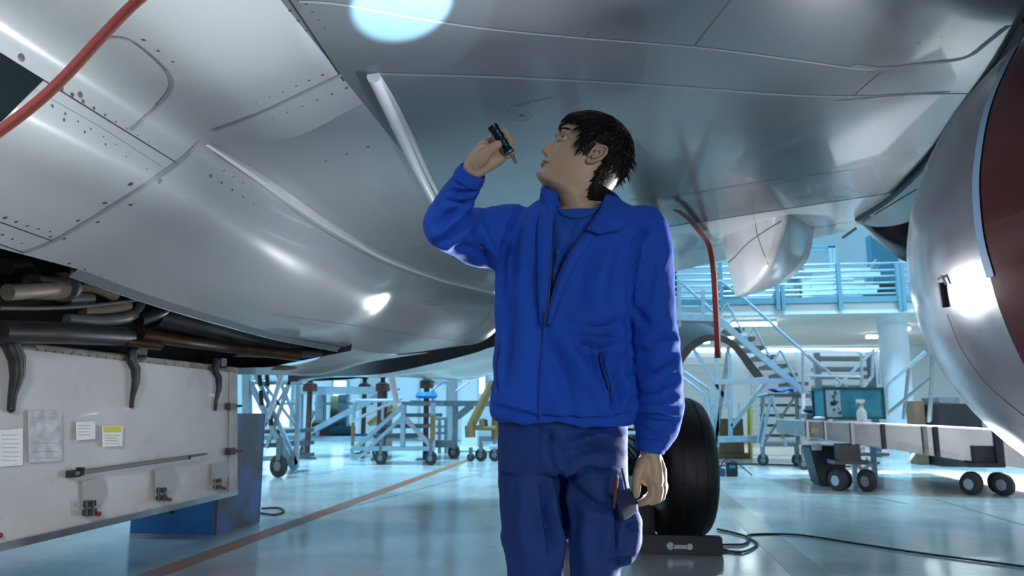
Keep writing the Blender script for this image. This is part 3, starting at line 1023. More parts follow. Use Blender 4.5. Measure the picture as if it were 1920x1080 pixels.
MB().tube([a + V((0, 0.05, 0.09)), b + V((0, 0.05, 0.09))], 0.04, 8).build('mounting_conduit', M_teal, t)

# back wall doors and windows
k = 0
for (x0, x1, y0, y1) in [(788, 812, 715, 826), (812, 840, 716, 826), (854, 878, 712, 826), (470, 500, 712, 800), (505, 545, 715, 800), (625, 650, 712, 790), (893, 912, 690, 738)]:
    k += 1
    a, b = W(x0, y0, 25.95), W(x1, y1, 25.95)
    z0 = max(0.02, b.z) if y1 > 800 else b.z
    nm = 'door_%d' % k if y1 > 810 else 'window_%d' % k
    o = structure(nm, MB().box(((a.x + b.x) / 2, 25.96, (a.z + z0) / 2), (b.x - a.x, 0.08, a.z - z0)), M_wall if y1 > 810 else mat('window_glow', (0.8, 0.9, 1), 0.3, emis=(0.7, 0.88, 1), estr=1.1), smooth=False)
    mb = MB()
    for xx in (a.x, b.x):
        mb.box((xx, 25.93, (a.z + z0) / 2), (0.07, 0.1, a.z - z0))
    mb.box(((a.x + b.x) / 2, 25.93, a.z), (b.x - a.x, 0.1, 0.07))
    structure('door_frame', mb, M_scaf, o, smooth=False)
for (x0, x1, y0, y1) in [(1262, 1370, 640, 800), (1405, 1500, 660, 815)]:
    k += 1
    a, b = W(x0, y0, 25.95), W(x1, y1, 25.95)
    o = structure('door_%d' % k, MB().box(((a.x + b.x) / 2, 25.96, (a.z + 0.02) / 2), (b.x - a.x, 0.08, a.z - 0.02)), mat('shutter_white', (0.55, 0.6, 0.62), 0.5), smooth=False)
    mb = MB()
    for q in range(14):
        mb.box(((a.x + b.x) / 2, 25.91, 0.1 + q * (a.z - 0.2) / 14), (b.x - a.x, 0.03, 0.03))
    structure('shutter_slat', mb, M_wall, o, smooth=False)
structure('baseboard_back', MB().box((0, 25.97, 0.08), (43, 0.06, 0.16)), mat('baseboard_grey', (0.2, 0.25, 0.28), 0.5), smooth=False)

# ------------------------------------------------------------------ stairs to the mezzanine
YS = 15.5
st = T3('access_stairs', 'tall blue grey steel stairs with handrails climbing left up to the mezzanine', 'stairs', 1400, 820, YS)
for dy in (0, 1.1):
    Y = YS + dy
    bar(st, 'stringer', [(1348, 600, Y), (1515, 742, Y)], 0.07, M_scaf, True)
    bar(st, 'handrail', [(1275, 527, Y), (1340, 585, Y), (1500, 728, Y)] if dy else [(1275, 527, Y), (1500, 735, Y)], 0.03, M_scaf)
    bar(st, 'handrail', [(1350, 526, Y), (1395, 560, Y), (1540, 690, Y)], 0.03, M_scaf)
    for x, y in [(1345, 590), (1395, 634), (1445, 678)]:
        bar(st, 'rail_post', [(x, y + 8, Y), (x + 18, y - 22, Y)], 0.022, M_scaf)
        bar(st, 'rail_post', [(x + 18, y - 22, Y), (x + 48, y + 34, Y)], 0.022, M_scaf)
    bar(st, 'landing_beam', [(1262, 595, Y), (1350, 597, Y)], 0.08, M_scaf, True)
    for py in (527, 548, 561, 575):
        bar(st, 'landing_rail', [(1268, py, Y), (1350, py, Y)], 0.024, M_scaf)
    for x in (1273, 1318):
        bar(st, 'landing_post', [(x, 526, Y), (x + 4, 838, Y)] if x < 1300 else [(x, 545, Y), (x, 595, Y)], 0.045, M_scaf, True)
    bar(st, 'brace', [(1278, 620, Y), (1368, 760, Y)], 0.04, M_scaf, True)
    bar(st, 'brace', [(1366, 650, Y), (1340, 840, Y)], 0.04, M_scaf_d, True)
    bar(st, 'post', [(1342, 600, Y), (1345, 838, Y)], 0.04, M_scaf, True)
    bar(st, 'post', [(1367, 665, Y), (1370, 825, Y)], 0.045, M_scaf, True)
    bar(st, 'beam', [(1340, 716, Y), (1470, 714, Y)], 0.06, M_scaf, True)
    bar(st, 'beam', [(1300, 760, Y), (1372, 760, Y)], 0.035, M_scaf, True)
    bar(st, 'beam', [(1345, 824, Y), (1425, 822, Y)], 0.07, M_scaf, True)
    bar(st, 'brace', [(1372, 800, Y), (1435, 718, Y)], 0.045, M_scaf, True)
    bar(st, 'guard_rail', [(1280, 695, Y), (1330, 730, Y), (1338, 800, Y)], 0.035, M_scaf)
    bar(st, 'guard_rail', [(1280, 708, Y), (1322, 740, Y), (1330, 830, Y)], 0.035, M_scaf)
    bar(st, 'post', [(1372, 748, Y), (1373, 790, Y), (1385, 790, Y), (1386, 756, Y)], 0.016, M_scaf)
for k in range(8):
    x, y = 1362 + k * 20, 614 + k * 17
    a, b = W(x, y, YS), W(x + 34, y, YS)
    MB().slab([a, b, b + V((0, 1.1, 0)), a + V((0, 1.1, 0))], (0, 0, -0.07)).build('step', M_tread, st, smooth=False)
a, b = W(1262, 595, YS), W(1350, 597, YS)
MB().slab([a, b, b + V((0, 1.1, 0)), a + V((0, 1.1, 0))], (0, 0, -0.08)).build('landing_deck', M_tread, st, smooth=False)

# things on the mezzanine deck
def boxthing(name, label, cat, px0, px1, py0, py1, Y, depth, m, group=None, z0=None, bevel=0.01):
    a, b = W(px0, py0, Y), W(px1, py1, Y)
    zlo = b.z if z0 is None else z0
    t = MB().box(((a.x + b.x) / 2, Y + depth / 2, (a.z + zlo) / 2), (abs(b.x - a.x), depth, a.z - zlo)).build(name, m, None, bevel=bevel)
    tag(t, label, cat, group)
    return t


M_card = mat('cardboard', (0.26, 0.17, 0.10), 0.8, var=0.2)
M_gbox = mat('grey_board', (0.30, 0.33, 0.34), 0.7, var=0.2)
for (x0, x1, y0, y1, lab, m) in [(1490, 1545, 503, 519, 'flat grey board bundle, topmost of the pile on the mezzanine', M_gbox),
                                 (1462, 1500, 540, 560, 'dark grey box low on the mezzanine deck behind the twin posts', M_scaf_d),
                                 (1640, 1680, 530, 560, 'dark box at the right end of the mezzanine deck', M_dark)]:
    z0 = zt + 0.02 if y1 >= 560 else None
    boxthing('storage_box', lab, 'box', x0, x1, y0, y1, 19.0, 0.9, m, 'boxes on the mezzanine', z0)
boxthing('support_crate', 'pale crate under the flat board bundle on the mezzanine', 'crate', 1503, 1545, 520, 560, 19.0, 0.9, M_mez, None, zt + 0.02)
M_pale = mat('pale_bar', (0.6, 0.68, 0.72), 0.5)
random.seed(3)
pz = zt + 0.05
places = ['lowest of the loose pile', 'crossing low in the pile', 'angled at the left of the pile', 'crossing the middle of the pile', 'angled up at the right of the pile', 'long one across the pile', 'near the top of the pile', 'topmost of the loose pile', 'short one behind the middle post']
for k in range(9):
    x0 = 1490 + random.uniform(0, 50)
    L = random.uniform(95, 130)
    zk = zt + 0.055 + k * 0.104
    a = W(x0, 540, 18.0 + random.uniform(-.15, .15))
    b = W(min(x0 + L, 1672), 540, 18.0 + random.uniform(-.15, .15))
    a.z = b.z = zk
    o = MB().tube([a, b], 0.05, square=True).build('loose_bar', M_pale, None, smooth=False)
    tag(o, 'pale bar stacked behind the mezzanine railing, ' + places[k], 'bar', 'loose bars on the mezzanine')
o = MB().lathe([(0.0, 0), (0.22, 0.0), (0.3, 0.2), (0.3, 0.5), (0.22, 0.72), (0.0, 0.75)], (W(1365, 545, 19).x, 19.0, zt), n=20).build('covered_drum', mat('brown_cover', (0.14, 0.12, 0.12), 0.8), None)
tag(o, 'brown covered drum at the left of the mezzanine deck', 'drum')
sc_ = thing('storage_rack', 'tall pale steel frame standing against the wall on the mezzanine', 'rack', (W(1520, 500, 24).x, 24.0, zt))
for x in (1470, 1558, 1565):
    MB().tube([V((W(x, 500, 24).x, 24, zt)), V((W(x, 500, 24).x, 24, W(x, 462, 24).z))], 0.06, square=True).build('post', M_scaf, sc_, smooth=False)
bar(sc_, 'beam', [(1470, 462, 24), (1565, 462, 24)], 0.06, M_teal, True)
bar(sc_, 'beam', [(1470, 470, 24), (1558, 470, 24)], 0.04, M_teal, True)
o = MB().box((W(1668, 500, 22).x, 22.5, zt + 1.35), (0.7, 0.5, 2.7)).build('dark_locker', mat('locker_teal', (0.03, 0.14, 0.2), 0.4), None, bevel=0.02)
tag(o, 'tall dark teal locker at the right end of the mezzanine', 'locker')
p = thing('bent_duct', 'curved grey duct rising from the mezzanine beside the dark locker', 'duct', (W(1625, 500, 22).x, 22, zt))
MB().tube(catmull([V((W(1618, 500, 22).x, 22, zt + .03)), V((W(1620, 495, 22).x, 22, zt + 0.9)), V((W(1628, 475, 22).x, 21.9, zt + 1.5)), V((W(1640, 460, 22).x, 21.8, zt + 1.8))], 20), 0.11, 12).build('duct_pipe', M_scaf_d, p)
o = MB().box((W(1255, 560, 15.9).x, 17.6, zt + 0.55), (0.6, 0.6, 1.1)).build('waste_bin', mat('bin_dark_teal', (0.01, 0.07, 0.10), 0.5), None, bevel=0.03)
tag(o, 'dark teal bin at the top of the stairs, just right of the technician', 'bin')

# ------------------------------------------------------------------ rolling platform with hooped guard rails
def rolling_platform(name, label, x0, x1, ytop, ydeck, ybase, Y, depth, m, cat='work platform', group=None, steps=3, hoop=True):
    t = T3(name, label, cat, (x0 + x1) / 2, ybase, Y, group)
    for dy in (0, depth):
        yy = Y + dy
        if hoop:
            bar(t, 'guard_hoop', [(x0, ydeck, yy), (x0 - 1, ytop + 6, yy), (x0 + 5, ytop, yy), (x1 - 8, ytop, yy), (x1 - 1, ytop + 8, yy), (x1, ydeck, yy)], 0.028, m)
            bar(t, 'mid_rail', [(x0, (ytop + ydeck) / 2 + 6, yy), (x1, (ytop + ydeck) / 2 + 8, yy)], 0.022, m)
        bar(t, 'leg', [(x0, ydeck, yy), (x0 - 2, ybase, yy)], 0.035, m, True)
        bar(t, 'leg', [(x1, ydeck, yy), (x1 + 2, ybase, yy)], 0.035, m, True)
        bar(t, 'base_bar', [(x0 - 2, ybase, yy), (x1 + 2, ybase, yy)], 0.035, m, True)
        bar(t, 'brace', [(x0, ybase, yy), (x1, ydeck, yy)], 0.025, m, True)
        caster(t, x0, ybase + 10, yy)
        caster(t, x1, ybase + 10, yy)
    a, b = W(x0, ydeck, Y), W(x1, ydeck, Y)
    MB().slab([a, b, b + V((0, depth, 0)), a + V((0, depth, 0))], (0, 0, -0.06)).build('deck', M_tread, t, smooth=False)
    for s in range(steps):
        f = (s + 1) / (steps + 1)
        yk = ydeck + (ybase - ydeck) * f
        a, b = W(x0, yk, Y), W(x1, yk, Y)
        MB().slab([a + V((0, depth * 0.3, 0)), b + V((0, depth * 0.3, 0)), b + V((0, depth * 0.6, 0)), a + V((0, depth * 0.6, 0))], (0, 0, -0.05)).build('step', M_tread, t, smooth=False)
    return t


rp = rolling_platform('rolling_platform', 'galvanised rolling platform with tall hooped guard rails behind the teal crate', 1506, 1616, 658, 738, 830, 13.9, 0.8, M_galv)
bar(rp, 'stair_rail', [(1616, 728, 14.5), (1636, 705, 14.5), (1637, 668, 14.5), (1650, 652, 14.5), (1648, 720, 14.5)], 0.028, M_galv)
bar(rp, 'stair_rail', [(1516, 665, 14.2), (1590, 728, 14.2)], 0.022, M_galv)
bar(rp, 'stair_rail', [(1560, 735, 14.2), (1640, 655, 14.2)], 0.026, M_galv)
rs = rolling_platform('rolling_steps', 'small rolling steps with a blue cloth on its deck, left of the hooped platform', 1430, 1494, 736, 738, 834, 14.85, 0.5, M_scaf_d, 'rolling steps', hoop=False, steps=4)
bar(rs, 'front_leg', [(1445, 742, 14.7), (1428, 838, 14.7)], 0.03, M_scaf)
bar(rs, 'front_leg', [(1447, 742, 14.7), (1474, 838, 14.7)], 0.03, M_scaf)
bar(rs, 'yellow_guard', [(1466, 775, 14.6), (1468, 822, 14.6)], 0.035, M_yellow)
bar(rs, 'ladder_rail', [(1420, 742, 14.7), (1438, 738, 14.7), (1420, 830, 14.7)], 0.02, M_scaf)
cl = MB().grid([[W(1440 + u * 7, 732 - 3 * math.sin(u * 1.3 + v) - 1.5, 14.9 + 0.17 * v) for u in range(8)] for v in range(3)]).build('blue_cloth', mat('cloth_blue', (0.02, 0.10, 0.5), 0.8), None)
tag(cl, 'crumpled bright blue cloth lying on the small rolling steps', 'cloth')
cl.modifiers.new('s', 'SOLIDIFY').thickness = 0.03
o = boxthing('pallet_box', 'brown cardboard pallet box under the stairs', 'box', 1346, 1395, 785, 826, 17.0, 0.9, M_card, None, 0.12)
o = MB().box((W(1370, 826, 17).x, 17.45, 0.06), (0.75, 0.9, 0.11)).build('wooden_pallet', M_card, None)
tag(o, 'wooden pallet carrying the brown pallet box', 'pallet')
o = MB().tube([V((W(1405, 815, 17.2).x, 17.2, 0)), V((W(1405, 755, 17.2).x, 17.2, W(1405, 758, 17.2).z))], 0.05, 10).build('yellow_post', mat('bright_yellow', (0.65, 0.55, 0.08), 0.4), None)
tag(o, 'bright yellow upright post right of the pallet box', 'post')
# shelving against the wall behind the platform
sh = T3('wall_shelves', 'wide grey shelf rack by the back wall behind the hooped platform', 'shelves', 1590, 820, 18)
for x in (1533, 1634):
    MB().tube([V((W(x, 700, 18).x, 18, 0)), V((W(x, 700, 18).x, 18, W(x, 662, 18).z))], 0.08, square=True).build('post', M_scaf_d, sh, smooth=False)
for y in (668, 688, 703, 722, 745):
    a, b = W(1533, y, 18), W(1634, y, 18)
    MB().slab([a, b, b + V((0, 0.6, 0)), a + V((0, 0.6, 0))], (0, 0, -0.08)).build('shelf', M_scaf_d, sh, smooth=False)
# ladder-like guard at right between column and nacelle
gd = T3('folding_steps', 'grey folding steps with slanted handrails right of the round column', 'steps', 1720, 800, 13.5)
for pts in ([(1662, 780, 13.5), (1662, 730, 13.5), (1664, 722, 13.5), (1735, 660, 13.5)], [(1662, 778, 13.5), (1745, 708, 13.5)], [(1694, 786, 13.5), (1704, 690, 13.5)], [(1744, 790, 13.5), (1748, 660, 13.5)], [(1752, 640, 13.3), (1741, 792, 13.3)]):
    bar(gd, 'handrail' if len(pts) > 2 else 'stile', pts, 0.03, M_galv if len(pts) > 2 else M_scaf_d)
for y in (805, 825):
    a, b = W(1664, y, 13.4), W(1752, y, 13.4)
    MB().slab([a, b, b + V((0, 0.3, 0)), a + V((0, 0.3, 0))], (0, 0, -0.04)).build('step', M_scaf_d, gd, smooth=False)
bar(gd, 'stile', [(1716, 845, 13.2), (1700, 870, 13.2)], 0.03, M_scaf_d)
# tools on the wall right
o = boxthing('wall_cabinet', 'dark metal cabinet beside the wall, under the nacelle', 'cabinet', 1757, 1842, 757, 792, 15, 0.8, M_dark, None, 0.0)
o = boxthing('cabinet_top_tray', 'pale grey tray standing on the dark cabinet', 'tray', 1760, 1800, 745, 756, 15, 0.8, M_scaf_d)
o = boxthing('parts_box', 'tan cardboard parts box by the wall left of the dark cabinet', 'box', 1712, 1735, 752, 776, 15.5, 0.4, M_card, None, 0.0)

# ------------------------------------------------------------------ steel bench with casters
YB = 10.3
bn = T3('steel_bench', 'long low steel bench on casters stretching under the nacelle', 'bench', 1700, 905, YB)
top0, top1 = W(1508, 790, YB), W(1960, 813, YB - 0.4)
bot0, bot1 = W(1510, 818, YB), W(1960, 885, YB - 0.4)
M_bench = mat('bench_steel', (0.34, 0.36, 0.38), 0.3, 0.75, var=0.25, vscale=2.5, rvar=0.08)
MB().slab([top0, top1, bot1, bot0], V((0, 1.7, 0))).build('beam', M_bench, bn, smooth=False)
MB().slab([top0 + V((0, -0.02, 0.004)), top1 + V((0, -0.02, 0.004)), top1 + V((0, 2.9, 0.02)), top0 + V((0, 1.8, 0.004))], (0, 0, 0.02)).build('bench_top', mat('bench_top_steel', (0.75, 0.75, 0.77), 0.22, 0.5), bn, smooth=False)
for x, w in [(1548, 3), (1602, 5), (1663, 6), (1742, 7), (1763, 7), (1877, 12), (1512, 4)]:
    f = (x - 1508) / 452
    a = top0.lerp(top1, f)
    b = bot0.lerp(bot1, f)
    MB().box((a + b) / 2 + V((0, -0.02, 0)), (w * YB / 1400, 0.05, a.z - b.z + 0.03)).build('bracket', M_bench if x not in (1663, 1763, 1877) else M_ddark, bn, smooth=False)
a = top0.lerp(top1, 0.05)
MB().box(W(1529, 807, YB - 0.03), (0.12, 0.01, 0.07)).build('tag_plate', mat('tag_tan', (0.45, 0.35, 0.16), 0.5), bn, smooth=False)


def caster_group(px, Y, name, r=0.13):
    x = W(px, 900, Y).x
    mbx = MB().box((x, Y, 0.36), (0.42, 0.35, 0.05)).box((x, Y, 0.48), (0.25, 0.25, 0.22))
    pl = mbx.build('caster_plate', M_ddark, bn, smooth=False)
    for dx, dy in ((-0.17, -0.1), (0.17, -0.16), (0.26, 0.14), (-0.02, 0.2)):
        w = MB().lathe([(0, -0.035), (r * 0.55, -0.04), (r, -0.03), (r, 0.03), (r * 0.55, 0.04), (0, 0.035)], (x + dx, Y + dy, r), (0.85, 0.5, 0), 24).build('caster', M_wheel, bn)
        MB().lathe([(0, -0.045), (r * 0.5, -0.045), (r * 0.5, 0.045), (0, 0.045)], (x + dx, Y + dy, r), (0.85, 0.5, 0), 16).build('caster_hub', M_galv, w)
    return x


caster_group(1592, YB + 0.1, 'l')
caster_group(1840, YB - 0.2, 'r')
# dark bin beneath
a, b = W(1522, 816, YB + 0.5), W(1600, 890, YB + 0.5)
t = thing('dark_bin', 'dark plastic bin standing under the left end of the steel bench', 'bin', ((a.x + b.x) / 2, YB + 0.9, 0))
MB().hexa([V((a.x, YB + 0.65, 0.53)), V((b.x, YB + 0.65, 0.53)), V((b.x - 0.1, YB + 0.6, 0)), V((a.x + 0.1, YB + 0.6, 0)), V((a.x, YB + 1.15, 0.53)), V((b.x, YB + 1.15, 0.53)), V((b.x - 0.1, YB + 1.1, 0)), V((a.x + 0.1, YB + 1.1, 0))]).build('bin_body', mat('bin_dark', (0.02, 0.035, 0.04), 0.5), t, bevel=0.02)
MB().box(W(1531, 838, YB + 0.62), (0.13, 0.01, 0.09)).build('paper_label', M_paper, t, smooth=False)
# perforated steps under bench
t = T3('step_stool', 'low perforated metal steps behind the steel bench', 'step stool', 1635, 880, 12.3)
for y, x0, x1 in ((833, 1598, 1671), (853, 1600, 1668), (869, 1596, 1650)):
    a, b = W(x0, y - 3, 12.3), W(x1, y - 3, 12.3)
    MB().slab([a, b, b + V((0, 0.35, 0)), a + V((0, 0.35, 0))], (0, 0, -0.04)).build('step', M_scaf, t, smooth=False)
for x in (1600, 1637):
    a = W(x, 850, 12.4)
    MB().tube([V((a.x, 12.4, 0.62)), V((a.x, 12.4, 0.0))], 0.04, square=True).build('leg', M_scaf, t, smooth=False)
# teal crate
YC = YB + 0.35
a, b = W(1545, 731, YC), W(1660, 789, YC)
zc0 = W(1600, 791, YC).z
zc0 = top0.z + 0.012
M_tealbox = mat('crate_teal', (0.035, 0.30, 0.40), 0.55, var=0.3, vscale=5, col2=(0.02, 0.20, 0.27))
M_worn = mat('crate_worn', (0.38, 0.55, 0.60), 0.6, col2=(0.03, 0.08, 0.10), var=0.5, vscale=14, thr=(0.40, 0.46))
M_tedge = mat('crate_edge', (0.01, 0.075, 0.09), 0.5)
t = thing('teal_crate', 'battered teal metal crate standing on the steel bench', 'crate', ((a.x + b.x) / 2, YC + 0.3, zc0))
w_ = b.x - a.x
h_ = a.z - zc0
zc0 += 0.02
c = V(((a.x + b.x) / 2, YC + 0.3, zc0 + h_ / 2))
MB().box(c, (w_ - 0.02, 0.58, h_ - 0.02)).build('crate_body', M_tealbox, t, smooth=False)
MB().box(c + V((-w_ / 2 + 0.105, -0.295, 0)), (0.20, 0.012, h_ - 0.04)).build('worn_panel', M_worn, t, smooth=False)
MB().box(c + V((-w_ / 2 + 0.10, -0.302, -0.0)), (0.055, 0.012, 0.055)).build('square_port', M_black, t, smooth=False)
mb = MB()
for sx in (-1, 1):
    for sy in (-1, 1):
        mb.box(c + V((sx * w_ / 2, sy * 0.29, 0)), (0.03, 0.03, h_ + 0.02))
    for sz in (-1, 1):
        mb.box(c + V((sx * w_ / 2, 0, sz * (h_ / 2 - 0.006))), (0.03, 0.58, 0.025))
for sy in (-1, 1):
    for sz in (-1, 1):
        mb.box(c + V((0, sy * 0.29, sz * (h_ / 2 - 0.006))), (w_, 0.03, 0.025))
mb.build('edge_trim', M_tedge, t, smooth=False)
MB().slab([c + V((-w_ / 2 - 0.01, -0.31, h_ / 2)), c + V((w_ / 2 + 0.01, -0.31, h_ / 2 - 0.01)), c + V((w_ / 2 + 0.01, 0.30, h_ / 2 - 0.01)), c + V((-w_ / 2 - 0.01, 0.3, h_ / 2))], (0, 0, 0.018)).build('lid', M_tedge, t, smooth=False)
# spray bottle
sb0 = W(1617, 795, YB + 0.1)
sb0.z = top0.lerp(top1, (1617 - 1508) / 452).z + 0.028
t = thing('spray_bottle', 'white spray bottle standing in front of the teal crate', 'spray bottle', sb0)
MB().lathe([(0, 0), (0.058, 0.0), (0.062, 0.01), (0.062, 0.11), (0.05, 0.145), (0.026, 0.18), (0.024, 0.2), (0, 0.2)], sb0, n=24).build('bottle_body', M_paper, t)
MB().lathe([(0, 0.2), (0.028, 0.2), (0.028, 0.225), (0, 0.225)], sb0, n=20).build('cap_collar', mat('tan_plastic', (0.5, 0.38, 0.18), 0.5), t)
MB().box(sb0 + V((-0.005, 0, 0.265)), (0.11, 0.035, 0.045)).box(sb0 + V((0.0, 0, 0.24)), (0.035, 0.03, 0.04)).build('spray_head', M_paper, t, bevel=0.006)
MB().tube([sb0 + V((-0.045, 0, 0.25)), sb0 + V((-0.065, 0, 0.2))], 0.009, 6).build('trigger', M_MAT if False else mat('tan_plastic', (0.5, 0.38, 0.18), 0.5), t)
# rag and grey tray
cl = MB().ball(W(1536, 786, YB + 0.3), (0.08, 0.06, 0.022)).build('white_rag', M_paper, None)
cl.location.z = top0.z + 0.02 - min(v.co.z for v in cl.data.vertices)
tag(cl, 'small white rag lying left of the teal crate', 'rag')
tb = boxthing('grey_tray', 'grey tray with dark cloth left behind the teal crate', 'tray', 1512, 1542, 776, 789, YB + 1.0, 0.4, M_scaf_d, None, top0.z + 0.03)
cl = MB().ball(W(1525, 768, YB + 1.2), (0.15, 0.12, 0.045), 16, 8).build('dark_cloth', mat('cloth_dark_blue', (0.01, 0.03, 0.07), 0.9), None)
cl.location.z = max(v.co.z for v in tb.data.vertices) - min(v.co.z for v in cl.data.vertices) + 0.001
tag(cl, 'dark blue cloth bundle lying in the grey tray', 'cloth')

# ------------------------------------------------------------------ left background: stair tower
YL = 11.5
tw = T3('stair_tower', 'blue grey wheeled stair tower left, behind the blue steel box', 'stair tower', 510, 885, YL)
for dy in (0, 1.3):
    Y = YL + dy
    bar(tw, 'stringer', [(455, 690, Y), (553, 884, Y)], 0.045, M_scaf, True)
    bar(tw, 'stringer', [(478, 700, Y), (558, 870, Y)], 0.035, M_scaf, True)
    bar(tw, 'post', [(463, 690, Y), (465, 885, Y)], 0.07, M_scaf, True)
    bar(tw, 'guard', [(556, 795, Y), (553, 850, Y)], 0.025, M_yellow)
    bar(tw, 'brace', [(515, 690, Y), (560, 800, Y)], 0.025, M_scaf, True)
    bar(tw, 'brace', [(545, 712, Y), (500, 840, Y)], 0.03, M_scaf, True)
    bar(tw, 'brace', [(480, 700, Y), (555, 800, Y)], 0.02, M_scaf, True)
    bar(tw, 'brace', [(550, 705, Y), (500, 790, Y)], 0.02, M_scaf, True)
    bar(tw, 'post', [(560, 700, Y), (556, 878, Y)], 0.035, M_scaf, True)
    bar(tw, 'beam', [(465, 718, Y), (568, 719, Y)], 0.03, M_scaf, True)
    bar(tw, 'beam', [(520, 757, Y), (560, 757, Y)], 0.02, M_scaf, True)
    bar(tw, 'beam', [(465, 860, Y), (552, 858, Y)], 0.04, M_scaf, True)
bar(tw, 'handle_bar', [(530, 700, YL - 0.3), (502, 785, YL - 0.3)], 0.04, M_galv)
for y in (806, 832, 857):
    a, b = W(490, y, YL), W(530, y, YL)
    MB().slab([a, b, b + V((0, 1.3, 0)), a + V((0, 1.3, 0))], (0, 0, -0.06)).build('step', M_tread, tw, smooth=False)
caster(tw, 522, 885, YL - 0.2, 0.17)
caster(tw, 470, 885, YL + 1.2, 0.17)
for x, y in [(486, 716), (500, 716), (489, 752), (507, 790)]:
    bar(tw, 'rope_end', [(x, y - 20, YL - 0.1), (x + 2, y + 8, YL - 0.1)], 0.035, M_black)

# dock platform
YD = 16.1
dk = T3('dock_platform', 'wide pale blue docking platform with a long diagonal brace', 'work platform', 650, 822, YD)
for dy in (0, 1.2):
    Y = YD + dy
    bar(dk, 'top_beam', [(566, 733, Y), (722, 732, Y)], 0.09, M_scaf, True)
    bar(dk, 'leg', [(562, 725, Y), (560, 823, Y)], 0.08, M_scaf, True)
    bar(dk, 'leg', [(718, 735, Y), (716, 823, Y)], 0.06, M_scaf, True)
    bar(dk, 'brace', [(560, 822, Y), (718, 738, Y)], 0.07, M_scaf, True)
    bar(dk, 'base_beam', [(562, 824, Y), (735, 824, Y)], 0.04, M_scaf, True)
    caster(dk, 572, 836, Y, 0.13)
    caster(dk, 708, 836, Y, 0.13)
bar(dk, 'panel_post', [(602, 740, YD + 1.2), (600, 820, YD + 1.2)], 0.12, M_scaf, True)
bar(dk, 'panel_post', [(645, 740, YD + 1.2), (644, 820, YD + 1.2)], 0.12, M_scaf, True)
bar(dk, 'mid_beam', [(590, 757, YD + 1.0), (700, 757, YD + 1.0)], 0.03, M_scaf, True)
bar(dk, 'white_strut', [(572, 812, YD + .6), (588, 770, YD + .6)], 0.05, M_galv)
a, b = W(562, 725, YD), W(722, 725, YD)
MB().slab([a, b, b + V((0, 1.2, 0)), a + V((0, 1.2, 0))], (0, 0, -0.05)).build('deck', M_scaf_d, dk, smooth=False)
a, b = W(562, 818, YD), W(735, 818, YD)
MB().slab([a, b, b + V((0, 1.2, 0)), a + V((0, 1.2, 0))], (0, 0, -0.05)).build('lower_deck', M_scaf, dk, smooth=False)
zd = a.z + 0.012
o = boxthing('dark_case', 'dark brown case on the lower deck of the docking platform', 'case', 584, 617, 793, 818, YD + 0.4, 0.6, mat('case_brown', (0.05, 0.04, 0.035), 0.6), None, zd)
o = boxthing('case_tray', 'pale grey tray standing on the dark brown case', 'tray', 586, 616, 788, 793, YD + 0.4, 0.6, M_gbox, None, None)
t = thing('blue_toolbox', 'dark blue toolbox on the lower deck of the docking platform', 'toolbox', (W(632, 810, YD + 0.3).x, YD + 0.5, zd))
a, b = W(617, 799, YD + 0.3), W(655, 818, YD + 0.3)
MB().box(((a.x + b.x) / 2, YD + 0.5, (a.z + zd) / 2), (b.x - a.x, 0.4, a.z - zd)).build('box_body', mat('toolbox_blue', (0.01, 0.10, 0.17), 0.5), t, bevel=0.015)
MB().tube([V((a.x + 0.08, YD + .5, a.z)), V((a.x + .08, YD + .5, a.z + .05)), V((b.x - .08, YD + .5, a.z + .05)), V((b.x - .08, YD + .5, a.z))], 0.012, 6).build('handle', M_ddark, t)
o = MB().lathe([(0, 0), (0.045, 0), (0.055, 0.09), (0, 0.09)], (W(595, 812, YD + .15).x, YD + .15, zd), n=14).build('paper_cup', M_paper, None)
tag(o, 'small white cup in front of the dark brown case', 'cup')
o = boxthing('blue_sheet', 'bright blue folded sheet on the lower deck right of the blue toolbox', 'sheet', 658, 690, 814, 818, YD + 0.2, 0.5, mat('sheet_blue', (0.03, 0.22, 0.6), 0.6), None, zd)
# hanging mustard curtain
g_ = []
for i in range(2):
    r = []
    for j in range(41):
        x = W(620 + 23 * j / 40, 745, 17.6).x
        r.append(V((x, 17.6 + 0.04 * math.sin(j * 1.1), [W(620, 742, 17.6).z, W(620, 797, 17.6).z][i])))
    g_.append(r)
t = MB().grid(g_).build('hanging_tarp', mat('mustard_tarp', (0.30, 0.24, 0.10), 0.8, var=0.4, vscale=7), None)
t.modifiers.new('s', 'SOLIDIFY').thickness = 0.01
tag(t, 'mustard yellow tarp hanging behind the docking platform', 'tarp')

